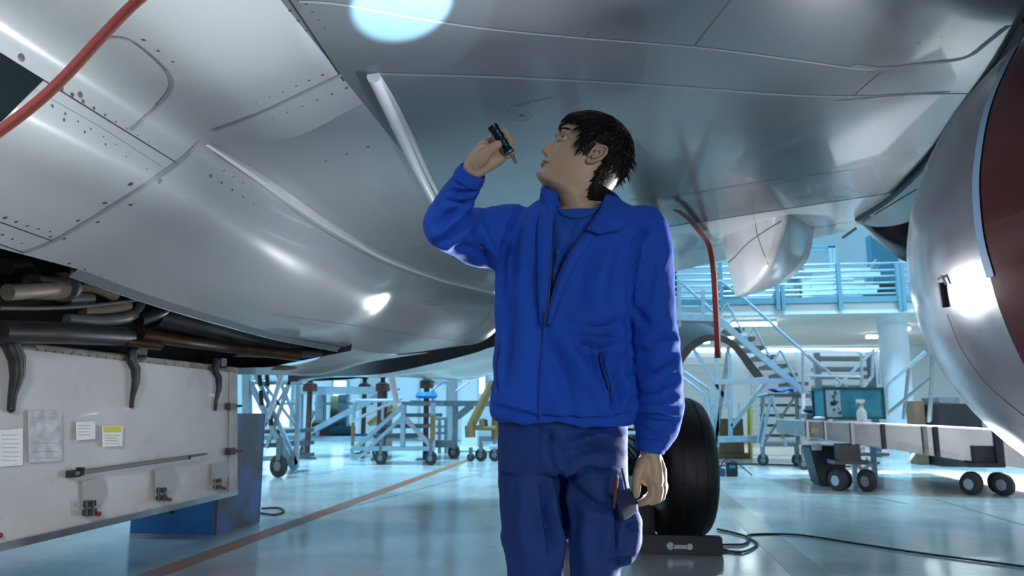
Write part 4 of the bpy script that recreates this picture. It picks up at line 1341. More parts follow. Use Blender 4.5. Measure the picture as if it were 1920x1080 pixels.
# jack posts
for (x, yt, Y, lab) in [(579, 722, 15.72, 'red brown jack post at the left end of the docking platform'), (716, 722, 15.72, 'thick red brown jack post in the middle, under the fuselage'), (799, 716, 15.72, 'red brown jack post with a blue collar, near the grey column'), (682, 722, 17.9, 'thin dark jack post behind the docking platform')]:
    t = T3('jack_post', lab, 'jack', x, 815, Y, 'jack posts under the fuselage')
    M_jr = mat('jack_red', (0.10, 0.035, 0.03), 0.5, var=0.3)
    px_ = W(x, 780, Y).x
    zt_ = W(x, yt + 5, Y).z
    rr = 0.06 if x != 716 else 0.11
    MB().tube([V((px_, Y, 0.02)), V((px_, Y, zt_))], rr, 10).build('tube', M_jr, t)
    MB().box((px_, Y, zt_), (0.24, 0.22, 0.16)).build('head_block', M_jr, t, smooth=False)
    MB().lathe([(0.0, 0.0), (0.14, 0.0), (0.05, 0.05), (0.05, 0.12), (0.11, 0.17), (0.11, 0.24), (0.04, 0.30), (0.04, 0.42), (0, 0.42)], (px_, Y, zt_ + 0.08), n=16).build('screw_head', M_black, t)
    MB().lathe([(0, 0), (0.22, 0), (0.18, 0.03), (0, 0.03)], (px_, Y, 0.0), n=20).build('foot', M_ddark, t)
    if x == 799:
        MB().lathe([(0, 0), (0.2, 0), (0.24, 0.05), (0.2, 0.13), (0, 0.13)], (px_, Y, W(x, 747, Y).z), n=18).build('blue_collar', mat('collar_blue', (0.03, 0.25, 0.7), 0.5), t)

# rolling stair in the middle
YR = 14.2
rs = T3('rolling_stair', 'pale blue rolling stair with triangular side frame, nearest in the middle background', 'rolling stair', 740, 850, YR)
for dy in (0, 1.0):
    Y = YR + dy
    bar(rs, 'guard_rail', [(663, 790, Y), (664, 758, Y), (669, 751, Y), (750, 751, Y)], 0.035, M_scaf)
    bar(rs, 'guard_rail', [(717, 788, Y), (718, 758, Y), (724, 752, Y)], 0.03, M_scaf)
    bar(rs, 'handrail', [(664, 788, Y), (755, 745, Y)], 0.03, M_scaf)
    bar(rs, 'stringer', [(665, 842, Y), (757, 760, Y)], 0.045, M_scaf, True)
    bar(rs, 'stringer', [(690, 842, Y), (760, 778, Y)], 0.04, M_scaf, True)
    bar(rs, 'post', [(757, 760, Y), (755, 838, Y)], 0.05, M_scaf, True)
    bar(rs, 'brace', [(758, 782, Y), (810, 838, Y)], 0.045, M_galv, True)
    bar(rs, 'post', [(812, 755, Y), (811, 845, Y)], 0.05, M_scaf, True)
    bar(rs, 'yellow_guard', [(812, 778, Y - .05), (811, 825, Y - .05)], 0.045, M_yellow, True)
    bar(rs, 'base_bar', [(660, 841, Y), (812, 841, Y)], 0.05, M_scaf, True)
    bar(rs, 'kick_frame', [(660, 841, Y), (660, 860, Y), (668, 860, Y), (700, 838, Y)], 0.035, M_scaf, True)
    bar(rs, 'yellow_guard', [(662, 792, Y), (661, 836, Y)], 0.035, M_yellow)
for (x0, x1, y) in ((752, 812, 753), (760, 808, 775), (718, 790, 796), (700, 770, 815)):
    a, b = W(x0, y, YR), W(x1, y, YR)
    MB().slab([a, b, b + V((0, 1.0, 0)), a + V((0, 1.0, 0))], (0, 0, -0.07)).build('step' if y > 760 else 'deck', M_tread if y > 760 else M_scaf_d, rs, smooth=False)
for x, Y in ((714, YR), (808, YR), (716, YR + 1.0), (804, YR + 1.0)):
    caster(rs, x, 860, Y, 0.13)
# grey platform to its right
gp = T3('grey_platform', 'grey steel platform reaching right behind the technician', 'work platform', 860, 850, 14.9)
for dy in (0, 1.0):
    Y = 16.1 + dy
    bar(gp, 'top_beam', [(770, 756, Y), (960, 757, Y)], 0.07, M_scaf_d, True)
    bar(gp, 'leg', [(854, 757, Y), (853, 842, Y)], 0.06, M_scaf_d, True)
    bar(gp, 'base_beam', [(812, 832, Y), (856, 832, Y)], 0.09, M_scaf_d, True)
    bar(gp, 'brace', [(858, 782, Y), (885, 760, Y)], 0.08, M_scaf_d, True)
    bar(gp, 'guard_rail', [(808, 733, Y), (834, 714, Y), (839, 716, Y), (838, 756, Y)], 0.022, M_galv)
    bar(gp, 'handrail', [(855, 733, Y), (880, 715, Y)], 0.02, M_galv)
    caster(gp, 851, 855, Y, 0.14)
a, b = W(770, 753, 16.1), W(960, 754, 16.1)
MB().slab([a, b, b + V((0, 1.0, 0)), a + V((0, 1.0, 0))], (0, 0, -0.05)).build('deck', M_scaf_d, gp, smooth=False)
gs_ = T3('grey_trestle', 'grey trestle frame between the grey column and the rolling stair', 'trestle', 835, 825, 17)
for x in (824, 836):
    bar(gs_, 'post', [(x, 785, 18), (x, 850, 18)], 0.04, M_scaf_d, True)
for y in (785, 800, 812):
    bar(gs_, 'rung', [(812, y, 18), (838, y, 18)], 0.035, M_scaf_d, True)
# yellow jack stand
yj = T3('yellow_jack', 'yellow wheeled jack stand at the left of the technician, by the floor line', 'jack', 905, 830, 15.5)
bar(yj, 'lift_arm', [(882, 800, 15.5), (925, 715, 15.5)], 0.09, M_yellow)
bar(yj, 'leg', [(881, 798, 15.5), (882, 820, 15.5)], 0.11, M_yellow)
bar(yj, 'cross_bar', [(884, 802, 15.5), (930, 803, 15.5)], 0.05, M_yellow)
bar(yj, 'leg', [(930, 775, 15.6), (929, 825, 15.6)], 0.09, M_yellow)
bar(yj, 'handle', [(904, 787, 15.5), (912, 789, 15.5), (912, 800, 15.5)], 0.03, M_ddark)
bar(yj, 'pump', [(904, 786, 15.5), (904, 804, 15.5)], 0.06, M_yellow)
for x in (902, 928, 883):
    caster(yj, x, 828, 15.4, 0.13 if x != 883 else 0.08)
bar(yj, 'foot', [(918, 838, 14.9), (940, 836, 14.9)], 0.04, M_scaf)
# yellow ramp behind
o = MB().slab([W(688, 792, 18.5), W(735, 758, 18.5), W(738, 764, 18.5), W(692, 799, 18.5)], V((0, 0.5, 0))).tube([W(730, 762, 18.7), W(730, 846, 18.7)], 0.07, square=True).build('yellow_ramp', M_yellow, None, smooth=False)
tag(o, 'yellow sloping ramp behind the middle jack post', 'ramp')
# white strut under the belly
o = MB().tube([W(733, 700, 9.5), W(744, 757, 9.5)], [0.055, 0.035], 12).build('belly_mast', M_white, plane)

# ------------------------------------------------------------------ near floor things
# blue steel box
bx = thing('blue_steel_box', 'worn blue steel box standing on the floor behind the gear door', 'box', (W(440, 1000, 6.2).x, 6.3, 0))
A = WZ(405, 1003, 0)
B_ = WZ(487, 979, 0)
Cc = WZ(243, 1000, 0)
hz = 0.985
M_bb = mat('box_blue', (0.02, 0.20, 0.55), 0.45, var=0.2)
M_bw = mat('box_worn', (0.16, 0.27, 0.62), 0.45, col2=(0.17, 0.16, 0.18), var=0.5, vscale=2.2, thr=(0.42, 0.6))
D_ = Cc + (B_ - A)
MB().slab([A, B_, B_ + V((0, 0, hz)), A + V((0, 0, hz))], (A - Cc).normalized() * -0.04).build('side_panel', M_bw, bx, smooth=False)
MB().slab([Cc, A, A + V((0, 0, 0.36)), Cc + V((0, 0, 0.36))], V((0, 0.03, 0))).build('front_panel', M_bb, bx, smooth=False)
MB().slab([Cc + V((0, 0.04, 0)), A + V((-0.05, 0.04, 0)), B_ + V((-0.05, -.02, 0)), D_ + V((0, -.02, 0))], V((0, 0, 0.35))).build('base_tray', M_bb, bx, smooth=False)
MB().slab([D_, B_, B_ + V((0, 0, hz)), D_ + V((0, 0, hz))], V((0, -0.03, 0))).build('back_panel', M_bb, bx, smooth=False)
MB().box(W(323, 958, A.y - 0.005), (0.05, 0.012, 0.055)).build('keyhole', M_black, bx, bevel=0.004)

# wheel chocks
c0 = W(1200, 985, 5.7)
c1 = W(1352, 985, 5.7)
M_chock = mat('chock_rubber', (0.010, 0.012, 0.015), 0.5)
ck = thing('wheel_chock', 'black rubber chock in front of the right tyre, with a steel plate on it', 'chock', ((c0.x + c1.x) / 2, 5.75, 0))
MB().hexa([V((c0.x, 5.62, 0)), V((c1.x, 5.62, 0)), V((c1.x, 5.66, 0.125)), V((c0.x, 5.66, 0.125)), V((c0.x, 5.80, 0)), V((c1.x, 5.80, 0)), V((c1.x, 5.735, 0.125)), V((c0.x, 5.735, 0.125))]).build('chock_body', M_chock, ck, bevel=0.01)
MB().box((W(1274, 990, 5.62).x, 5.628, 0.055), (0.10, 0.012, 0.026)).lathe([(0, -.006), (.026, -.006), (.026, .006), (0, .006)], (W(1256, 990, 5.62).x, 5.628, 0.06), (0, 1, 0), 16).lathe([(0, -.006), (.022, -.006), (.022, .006), (0, .006)], (W(1292, 990, 5.62).x, 5.628, 0.058), (0, 1, 0), 16).build('steel_plate', M_galv, ck)
o = MB().box((W(1218, 966, 6.0).x - 0.05, 6.35, 0.125), (0.2, 0.3, 0.25)).build('floor_box', M_chock, None, bevel=0.01)
tag(o, 'small black box on the floor left of the right tyre', 'box')


def cable(name, label, pts, r, m, cat='cable', z=None, group=None):
    ps = []
    for q in pts:
        if len(q) == 2:
            p = WZ(q[0], q[1], r + 0.002)
        else:
            p = W(*q)
        ps.append(p)
    ps = catmull(ps, 10 * (len(ps) - 1))
    for p in ps:
        p.z = max(p.z, r + 0.001)
    o = MB().tube(ps, r, 8).build(name, m, None)
    return tag(o, label, cat, group)


M_cab = mat('cable_black', (0.012, 0.013, 0.015), 0.5)
cable('power_cable', 'long black cable running right across the floor from the chock', [(1352, 1030), (1390, 1035), (1420, 1020), (1400, 1005), (1430, 1001), (1500, 1003), (1600, 1018), (1720, 1036), (1920, 1062)], 0.008, M_cab)
cable('power_cable', 'black cable looping beside the right end of the chock', [(1345, 992), (1380, 1000), (1402, 1008), (1395, 1020), (1350, 1022), (1240, 1034), (1200, 1025)], 0.009, M_cab)
cable('power_cable', 'brown cable curling at the left end of the chock', [(1198, 1000), (1210, 1012), (1200, 1022), (1230, 1030), (1300, 1036), (1390, 1034)], 0.006, mat('cable_brown', (0.09, 0.07, 0.03), 0.5))
cable('power_cable', 'thin cable loop on the floor right of the blue steel box', [(488, 962), (515, 965), (532, 958), (520, 952), (490, 953)], 0.010, M_cab)
cable('power_cable', 'thin black cable crossing the floor behind the right tyre', [(1340, 874), (1400, 870), (1480, 872), (1560, 874), (1640, 873)], 0.014, M_cab)
cable('power_cable', 'thin cable on the floor below the grey platform', [(858, 846), (900, 846), (940, 848)], 0.012, M_cab)
# power box with sockets
pb = T3('power_socket_box', 'blue and black power socket box on the floor among cables', 'socket box', 1370, 870, 12.6)
for (x, w, h, m) in [(1352, 0.10, 0.12, mat('socket_blue', (0.01, 0.08, 0.22), 0.5)), (1371, 0.17, 0.22, M_cab)]:
    MB().box((W(x, 860, 12.4).x, 12.4, h / 2), (w, 0.12, h)).build('socket_block', m, pb, bevel=0.01)
MB().box((W(1371, 860, 12.4).x, 12.33, 0.15), (0.1, 0.03, 0.05)).build('socket_cap', mat('socket_cyan', (0.03, 0.25, 0.45), 0.4), pb, bevel=0.008)
MB().tube(catmull([V((W(1345, 870, 12.4).x, 12.45, 0.02)), V((W(1355, 850, 12.4).x, 12.45, 0.2)), V((W(1366, 845, 12.4).x, 12.45, 0.26)), V((W(1385, 850, 12.4).x, 12.45, 0.18)), V((W(1410, 870, 12.4).x, 12.45, 0.015))], 24), 0.01, 6).build('cable_loop', M_cab, pb)

# red streamers
o = thing('warning_streamer', 'dark red webbing streamer hanging from the wing flap right of the technician', 'streamer', W(1268, 385, 6.9))
s1 = [hit(1266, 380, .05)[0], hit(1290, 398, .05)[0], hit(1312, 425, .05)[0]] + [W(*q) for q in [ (1329, 458, 6.8), (1337, 500, 6.8), (1341, 560, 6.8), (1344, 620, 6.8), (1346, 671, 6.8)]]
s1 = catmull(s1, 50)
L = [p + V((-0.024, 0.0, 0)) for p in s1]
R_ = [p + V((0.024, 0.012, 0)) for p in s1]
L2 = [p + V((-0.024, 0.014, 0)) for p in s1]
R2 = [p + V((0.024, 0.026, 0)) for p in s1]
MB().grid([L, R_, R2, L2, L]).build('webbing', M_red, o)
mb = MB()
mb.tube([p + V((0.026, 0.01, 0)) for p in s1[22:]], 0.006, 6)
mb.build('pale_edge', mat('streamer_edge', (0.6, 0.55, 0.55), 0.6), o)
o = MB().tube(catmull([W(282, -20, 1.25), W(240, 18, 1.25), W(190, 70, 1.24), (W(120, 145, 1.23)), W(60, 200, 1.22), W(-30, 268, 1.2)], 50), 0.0105, 12).build('red_hose', mat('red_hose_rubber', (0.085, 0.007, 0.006), 0.85), None)
tag(o, 'red hose stretched close overhead in the upper left corner', 'hose')

# ------------------------------------------------------------------ lights
def area(name, loc, target, size, power, col, sy=None, spread=None):
    d = bpy.data.lights.new(name, 'AREA')
    d.energy = power
    d.color = col
    d.size = size
    if sy:
        d.shape = 'RECTANGLE'
        d.size_y = sy
    if spread:
        d.spread = spread
    o = bpy.data.objects.new(name, d)
    COL.objects.link(o)
    o.location = loc
    o.rotation_euler = (V(target) - V(loc)).to_track_quat('-Z', 'Y').to_euler()
    return o


CY = (0.30, 0.71, 1.0)
for x in (-14, -5, 5, 14):
    for y in (14, 21):
        area('hall_lamp', (x, y, 11.5), (x, y, 0), 2.5, 640, CY, 1.2, spread=math.radians(85))
for x in (-12, 12):
    area('hall_lamp', (x, 4, 11.5), (x, 4, 0), 2.0, 800, (0.92, 0.96, 1.0), 1.2)
for x in (3, 8, 14):
    area('mezzanine_lamp', (x, 21, zb - 0.2), (x, 21, 0), 3.0, 120, (0.72, 0.92, 1.0), 0.4)
# soft neutral fill added behind the camera
area('gate_daylight', (5.5, -7.0, 2.6), (0, 2, 1.3), 5.0, 320, (1.0, 0.98, 0.96), 3.2)
# unseen lights behind the technician, several added to give the rim light and the glints on the skin
area('work_lamp', (0.05, 3.1, 1.05), (-0.05, 1.9, 1.25), 0.22, 50, (0.93, 0.96, 1.0), spread=math.radians(120))
area('work_lamp', (2.2, 5.4, 0.45), (0.15, 1.9, 1.0), 0.25, 28, (0.95, 0.97, 1.0), spread=math.radians(100))
area('work_lamp', (-0.35, 3.5, 0.95), (-2.0, 4.6, 1.7), 0.30, 4, (0.95, 0.97, 1.0), spread=math.radians(110))
area('work_lamp', (-0.55, 4.8, 1.3), (1.3, 2.8, 1.5), 0.34, 9, (0.97, 0.97, 1.0), spread=math.radians(60))
area('work_lamp', (-1.08, 8.0, 1.15), (-1.8, 5.1, 1.7), 0.9, 2.5, (0.97, 0.97, 1.0), spread=math.radians(24))
area('work_lamp', (2.9, 4.8, 0.3), (0.15, 1.9, 1.15), 0.16, 40, (0.95, 0.97, 1.0), spread=math.radians(50))  # added low light for the rim along the right sleeve
area('work_lamp', (0.0, 5.7, 0.85), (1.3, 6.6, 2.15), 0.2, 7, (0.97, 0.97, 1.0), spread=math.radians(50))  # added to brighten the flap track fairing
area('hand_lamp', (-1.0, -0.2, 2.0), (-2.1, 5.4, 0.0), 0.5, 8, (1.0, 0.98, 0.97), spread=math.radians(60))  # added unseen light under the wing, lifts the near floor at left
area('bench_lamp', (5.1, 11.5, 2.3), (5.0, 11.6, 0.8), 0.5, 450, (0.97, 0.97, 1.0), spread=math.radians(100))
w = bpy.data.worlds.new('world')
SC.world = w
w.use_nodes = True
w.node_tree.nodes['Background'].inputs[0].default_value = (0.35, 0.5, 0.6, 1)
w.node_tree.nodes['Background'].inputs[1].default_value = 0.15
SC.view_settings.view_transform = 'Standard'
SC.view_settings.look = 'None'
SC.view_settings.exposure = 0.0
SC.view_settings.gamma = 1.0
SC.view_settings.use_curve_mapping = False
SC.cycles.max_bounces = 8
SC.cycles.caustics_reflective = False
SC.cycles.caustics_refractive = False
SC.cycles.sample_clamp_indirect = 6
SC.cycles.use_denoising = True
# ================================================================== PERSON
YP = 1.9


def PM(px, py, dy=0.0):
    return W(px, py, YP + dy)


person = thing('person', 'dark-haired person in blue fleece jacket and cargo trousers looking up, raising a torch', 'person', (PM(1060, 900).x, YP, 0))

M_skin = mat('skin', (0.50, 0.355, 0.255), 0.48, var=0.12, vscale=14, bump=0.05, bscale=220)
M_skin.node_tree.nodes['Principled BSDF'].inputs['Subsurface Weight'].default_value = 0.15
M_skin.node_tree.nodes['Principled BSDF'].inputs['Subsurface Radius'].default_value = (0.012, 0.005, 0.003)
M_lips = mat('lips', (0.30, 0.14, 0.10), 0.45)
M_stub = mat('stubble_skin', (0.30, 0.21, 0.145), 0.55, var=0.12, vscale=60)
M_hair = mat('hair', (0.009, 0.010, 0.011), 0.5, spec=0.3)
M_jacket = mat('fleece_blue', (0.0012, 0.078, 0.56), 0.85, var=0.15, vscale=9, bump=0.15, bscale=350, sheen=0.25)
M_tee = mat('tshirt_blue', (0.005, 0.070, 0.42), 0.85, bump=0.1, bscale=300)
M_trous = mat('trouser_blue', (0.0008, 0.045, 0.25), 0.75, var=0.3, vscale=5, bump=0.12, bscale=350)
M_trous2 = mat('trouser_flap_dark', (0.003, 0.016, 0.07), 0.75)


def sring(mb_rows, y, xl, xr, dy, hd, e=2.3, n=40, lean=0.0):
    a, b = PM(xl, y, dy), PM(xr, y, dy)
    c = (a + b) / 2
    hx = (b - a) / 2
    r = []
    for k in range(n):
        t = 2 * math.pi * k / n
        ct, st_ = math.cos(t), math.sin(t)
        ex = 2 / e
        r.append(c + hx * (abs(ct) ** ex * (1 if ct > 0 else -1)) + V((0, 1, 0)) * hd * (abs(st_) ** ex * (1 if st_ > 0 else -1)) + V((0, 0, lean * st_)))
    mb_rows.append(r)


def closed_loft(rows):
    mb = MB()
    n = len(rows[0])
    vs = [p for r in rows for p in r]
    fs = []
    for i in range(len(rows) - 1):
        for k in range(n):
            fs.append((i * n + k, i * n + (k + 1) % n, (i + 1) * n + (k + 1) % n, (i + 1) * n + k))
    fs.append(tuple(range(n)))
    fs.append(tuple((len(rows) - 1) * n + k for k in reversed(range(n))))
    return mb.add(vs, fs)


def torso(shrink=0.0):
    rows = []
    s = shrink * 740
    for y, xl, xr, dy, hd in [(792, 934, 1183, 0.0, .128), (784, 922, 1192, 0.0, .145), (768, 917, 1197, 0, .150), (740, 921, 1196, 0, .148), (700, 925, 1190, 0, .142), (640, 929, 1184, 0, .135),
                              (560, 929, 1186, 0.0, .132), (500, 932, 1196, .0, .136), (450, 945, 1214, .005, .130), (420, 962, 1212, .01, .118), (400, 985, 1196, .015, .105), (385, 1005, 1172, .02, .09), (370, 1028, 1148, .03, .075)]:
        sring(rows, y, xl + s, xr - s, dy, hd - shrink, 2.4)
    return closed_loft(rows)


RA = [(955, 440, .015, .085), (915, 446, -.05, .080), (875, 438, -.11, .070), (842, 428, -.17, .060), (848, 398, -.19, .0535), (860, 370, -.215, .047), (874, 345, -.235, .040), (884, 326, -.25, .033)]
LA = [(1196, 440, .01, .074), (1210, 480, .01, .070), (1218, 540, 0.005, .058), (1226, 620, .0, .058), (1231, 700, -.02, .057), (1234, 765, -.035, .055), (1232, 800, -.045, .048), (1220, 838, -.05, .034)]


def arm(spec, dr=0.0, last=None):
    ch = [(PM(x, y, d), r - dr) for x, y, d, r in spec]
    return ch


for _m in (M_jacket, M_trous, M_tee):
    _m.node_tree.nodes['Principled BSDF'].inputs['Sheen Weight'].default_value = 0.15 if _m is M_jacket else 0.0
    _m.node_tree.nodes['Principled BSDF'].inputs['Sheen Roughness'].default_value = 0.3
    _m.node_tree.nodes['Principled BSDF'].inputs['Sheen Tint'].default_value = (0.35, 0.5, 1, 1)

# ---- jacket ---------------------------------------------------------------
jb = torso()
for spec in (RA, LA):
    ch = arm(spec)
    P_ = catmull([c for c, r in ch], 40)
    R_ = [np.interp(i / 40 * (len(ch) - 1), range(len(ch)), [r for c, r in ch]) for i in range(41)]
    jb.tube(P_, list(R_), 28)
    jb.ball(P_[0], R_[0], 20, 14)
jme = fuse(jb, 0.0065, 10, 0.5)


def np_co(me):
    a = np.empty(len(me.vertices) * 3)
    me.vertices.foreach_get('co', a)
    return a.reshape(-1, 3)


def np_no(me):
    a = np.empty(len(me.vertices) * 3)
    me.vertices.foreach_get('normal', a)
    return a.reshape(-1, 3)


def seg_dist(px, py, poly):
    d = np.full(px.shape, 1e9)
    tt = np.zeros(px.shape)
    n = len(poly) - 1
    for i, ((x0, y0), (x1, y1)) in enumerate(zip(poly, poly[1:])):
        vx, vy = x1 - x0, y1 - y0
        t = np.clip(((px - x0) * vx + (py - y0) * vy) / (vx * vx + vy * vy), 0, 1)
        q = np.hypot(px - x0 - t * vx, py - y0 - t * vy)
        m = q < d
        d = np.where(m, q, d)
        tt = np.where(m, (i + t) / n, tt)
    return d, tt


def folds(me, strokes, front_only=True):
    co = np_co(me)
    no = np_no(me)
    view = co - np.array(CAM)
    view /= np.linalg.norm(view, axis=1)[:, None]
    facing = -(view * no).sum(1)
    px, py, z = project(co)
    disp = np.zeros(len(co))
    for poly, w, a in strokes:
        d, t = seg_dist(px, py, poly)
        fade = np.sin(np.pi * np.clip(t * 0.86 + 0.07, 0, 1)) ** 0.5
        g = np.exp(-(d / w) ** 2) - 0.45 * np.exp(-((d - 2.0 * w) / (1.1 * w)) ** 2)
        disp += 1.7 * a * g * fade
    k = np.clip(facing * 2.5, 0, 1) if front_only else 1.0
    co = co + no * (disp * k)[:, None]
    me.vertices.foreach_set('co', co.ravel())
    me.update()


def crumple(me, amp, scale, mask=None):
    no = np_no(me)
    co = np_co(me)
    d = np.array([noise.fractal(V(c) * scale, 0.8, 2.0, 3) for c in co]) * amp
    if mask is not None:
        d = d * mask(co)
    co = co + no * d[:, None]
    me.vertices.foreach_set('co', co.ravel())
    me.update()


random.seed(11)
crumple(jme, 0.010, 4.5)
crumple(jme, 0.0025, 14.0)
G = -1
folds(jme, [
    # seams and armpit folds
    ([(972, 392), (955, 430), (944, 480), (942, 560)], 5, -.006),
    ([(1000, 400), (985, 450), (982, 520)], 9, .004),
    ([(925, 505), (905, 470), (893, 430)], 8, -.008),
    ([(950, 470), (925, 440), (912, 405)], 9, -.006),
    ([(888, 392), (868, 420), (840, 448), (818, 456)], 7, -.009),
    ([(870, 385), (845, 400), (818, 425)], 7, -.007),
    ([(893, 372), (870, 380), (838, 378)], 5, -.007),
    ([(897, 352), (875, 362), (845, 360)], 5, -.006),
    ([(893, 338), (872, 345), (852, 338)], 4, -.004),
    ([(915, 480), (880, 462), (850, 462)], 6, -.005),
    # sleeve seam at the right
    ([(1215, 425), (1192, 455), (1183, 510), (1178, 570)], 6, -.010),
    ([(1240, 470), (1225, 500), (1215, 560)], 8, -.003),
    ([(1182, 560), (1180, 620), (1183, 680), (1192, 740)], 6, -.006),
    ([(1185, 575), (1215, 610), (1262, 625)], 8, -.006),
    ([(1190, 640), (1225, 650), (1268, 640)], 8, .006),
    ([(1190, 690), (1225, 690), (1268, 665)], 7, -.006),
    ([(1195, 735), (1230, 730), (1270, 705)], 7, -.006),
    ([(1198, 762), (1235, 765), (1272, 748)], 6, .006),
    ([(1197, 778), (1235, 782), (1272, 786)], 3.5, -.010),
    ([(1200, 800), (1225, 812), (1258, 800)], 5, -.004),
    ([(1197, 822), (1220, 826), (1248, 822)], 3, -.005),
    # body
    ([(1178, 600), (1130, 620), (1090, 612)], 10, -.007),
    ([(1180, 650), (1140, 640), (1100, 640), (1070, 625)], 9, .006),
    ([(1165, 640), (1125, 655), (1085, 650)], 9, -.006),
    ([(1040, 620), (1080, 670), (1120, 740), (1140, 780)], 14, .008),
    ([(1060, 600), (1100, 650), (1122, 690)], 10, -.005),
    ([(1035, 660), (1060, 720), (1075, 785)], 12, -.006),
    ([(1120, 650), (1130, 690), (1145, 735), (1148, 760)], 3.5, -.010),
    ([(1112, 655), (1122, 700), (1138, 745)], 6, .006),
    ([(1165, 670), (1160, 705), (1172, 735), (1165, 770)], 7, .010),
    ([(1180, 690), (1176, 720), (1185, 750)], 5, -.009),
    ([(985, 430), (975, 520), (985, 620), (980, 700)], 14, .005),
    ([(950, 560), (955, 640), (945, 720)], 9, -.006),
    ([(935, 650), (928, 700), (932, 735)], 4, -.007),
    ([(1140, 470), (1120, 540), (1130, 590)], 16, .006),
    ([(1100, 480), (1085, 540), (1075, 590)], 14, -.003),
    ([(1180, 440), (1160, 500), (1150, 560)], 12, -.005),
    ([(920, 758), (1000, 780), (1100, 788), (1190, 778)], 4, -.006),
    ([(925, 775), (1000, 795), (1100, 800), (1190, 794)], 5, .006),
])


def in_poly(px, py, poly):
    ins = np.zeros(px.shape, bool)
    n = len(poly)
    for i in range(n):
        x0, y0 = poly[i]
        x1, y1 = poly[(i + 1) % n]
        c = ((y0 > py) != (y1 > py)) & (px < (x1 - x0) * (py - y0) / (y1 - y0 + 1e-9) + x0)
        ins ^= c
    return ins


VZ = [(1040, 330), (1038, 400), (1036, 430), (1031, 490), (1027, 550), (1025, 596), (1033, 560), (1048, 520), (1072, 475), (1100, 440), (1140, 415), (1160, 330)]


def cut_front(me, poly, ymax_world):
    bm = bmesh.new()
    bm.from_mesh(me)
    bm.faces.ensure_lookup_table()
    cen = np.array([f.calc_center_median() for f in bm.faces])
    px, py, z = project(cen)
    ins = in_poly(px, py, poly) & (cen[:, 1] < ymax_world)
    bmesh.ops.delete(bm, geom=[f for f, i in zip(bm.faces, ins) if i], context='FACES')
    # neck hole and wrists
    bm.faces.ensure_lookup_table()
    cen = np.array([f.calc_center_median() for f in bm.faces])
    px, py, z = project(cen)
    nk = (py < 384) & (px > 1028) & (px < 1150)
    w1 = np.linalg.norm(cen - np.array(PM(889, 315, -.257)), axis=1) < 0.036
    w2 = np.linalg.norm(cen - np.array(PM(1219, 852, -.05)), axis=1) < 0.034
    hemc = (py > 806) & (px < 1180)
    bmesh.ops.delete(bm, geom=[f for f, i in zip(bm.faces, nk | w1 | w2 | hemc) if i], context='FACES')
    for _ in range(3):
        bv = [v for v in bm.verts if v.is_boundary]
        new = {}
        for v in bv:
            nb = [e.other_vert(v).co for e in v.link_edges if e.is_boundary]
            if len(nb) == 2:
                new[v] = v.co * 0.4 + (nb[0] + nb[1]) * 0.3
        for v, c in new.items():
            v.co = c
    bm.to_mesh(me)
    bm.free()


cut_front(jme, VZ, YP)
jacket = link_mesh('jacket', jme, M_jacket, person)
so = jacket.modifiers.new('s', 'SOLIDIFY')
so.thickness = 0.004
so.offset = -1
JB = make_bvh([jacket])


def jhit(x, y, off=0.002):
    return hit(x, y, off, JB)


def jribbon(name, poly, w, m, off=0.002, th=0.003, parent=None, step=6, dx=(1, 0)):
    """ribbon in photo direction dx laid on the jacket"""
    A_, B2 = [], []
    for x, y in poly:
        p, n = jhit(x, y, off)
        if p is None:
            continue
        A_.append((p, n))
    L_, M_, R2 = [], [], []
    for i, (p, n) in enumerate(A_):
        t = (A_[min(i + 1, len(A_) - 1)][0] - A_[max(i - 1, 0)][0]).normalized()
        s = t.cross(n).normalized() * w / 2
        L_.append(p - s - n * 0.002)
        M_.append(p + n * th)
        R2.append(p + s - n * 0.002)
    return MB().grid([L_, [a.lerp(b, .3) + (b - a).cross(V((0, 0, 0))) + (c - (a + b) / 2) * .9 for a, b, c in zip(L_, R2, M_)], [a.lerp(b, .7) + (c - (a + b) / 2) * .9 for a, b, c in zip(L_, R2, M_)], R2]).build(name, m, parent or jacket)


# zip tape, placket edges
jribbon('zip_tape', curve_px([(1021, 604), (1016, 660), (1012, 720), (1010, 788)], 30), 0.012, M_jacket, 0.001, 0.003)
M_zip = mat('zip_dark_blue', (0.003, 0.02, 0.12), 0.5)
jribbon('zip_teeth', curve_px([(1021, 604), (1016, 660), (1012, 720), (1010, 788)], 30), 0.003, M_zip, 0.004, 0.001)


def edge_band(name, pts, w, m, th=0.006):
    """free band along world points; w vector width"""
    ps = catmull(pts, 40)
    return MB().tube(ps, [w] * len(ps), 8).build(name, m, jacket)


def jp(x, y, dy):
    return PM(x, y, dy)


def front(x, y, off=0.004):
    p, n = jhit(x, y, off)
    return p if p is not None else None


def flapgrid(name, left, right, m, nu=8, nv=24, th=0.005, bulge=0.0):
    L_ = catmull([V(p) for p in left], nv)
    R2 = catmull([V(p) for p in right], nv)
    rows = []
    for a, b in zip(L_, R2):
        rows.append([a.lerp(b, j / nu) + V((0, -1, 0)) * bulge * math.sin(math.pi * j / nu) for j in range(nu + 1)])
    o = MB().grid(rows).build(name, m, jacket)
    s = o.modifiers.new('s', 'SOLIDIFY')
    s.thickness = th
    s.offset = 0
    return o


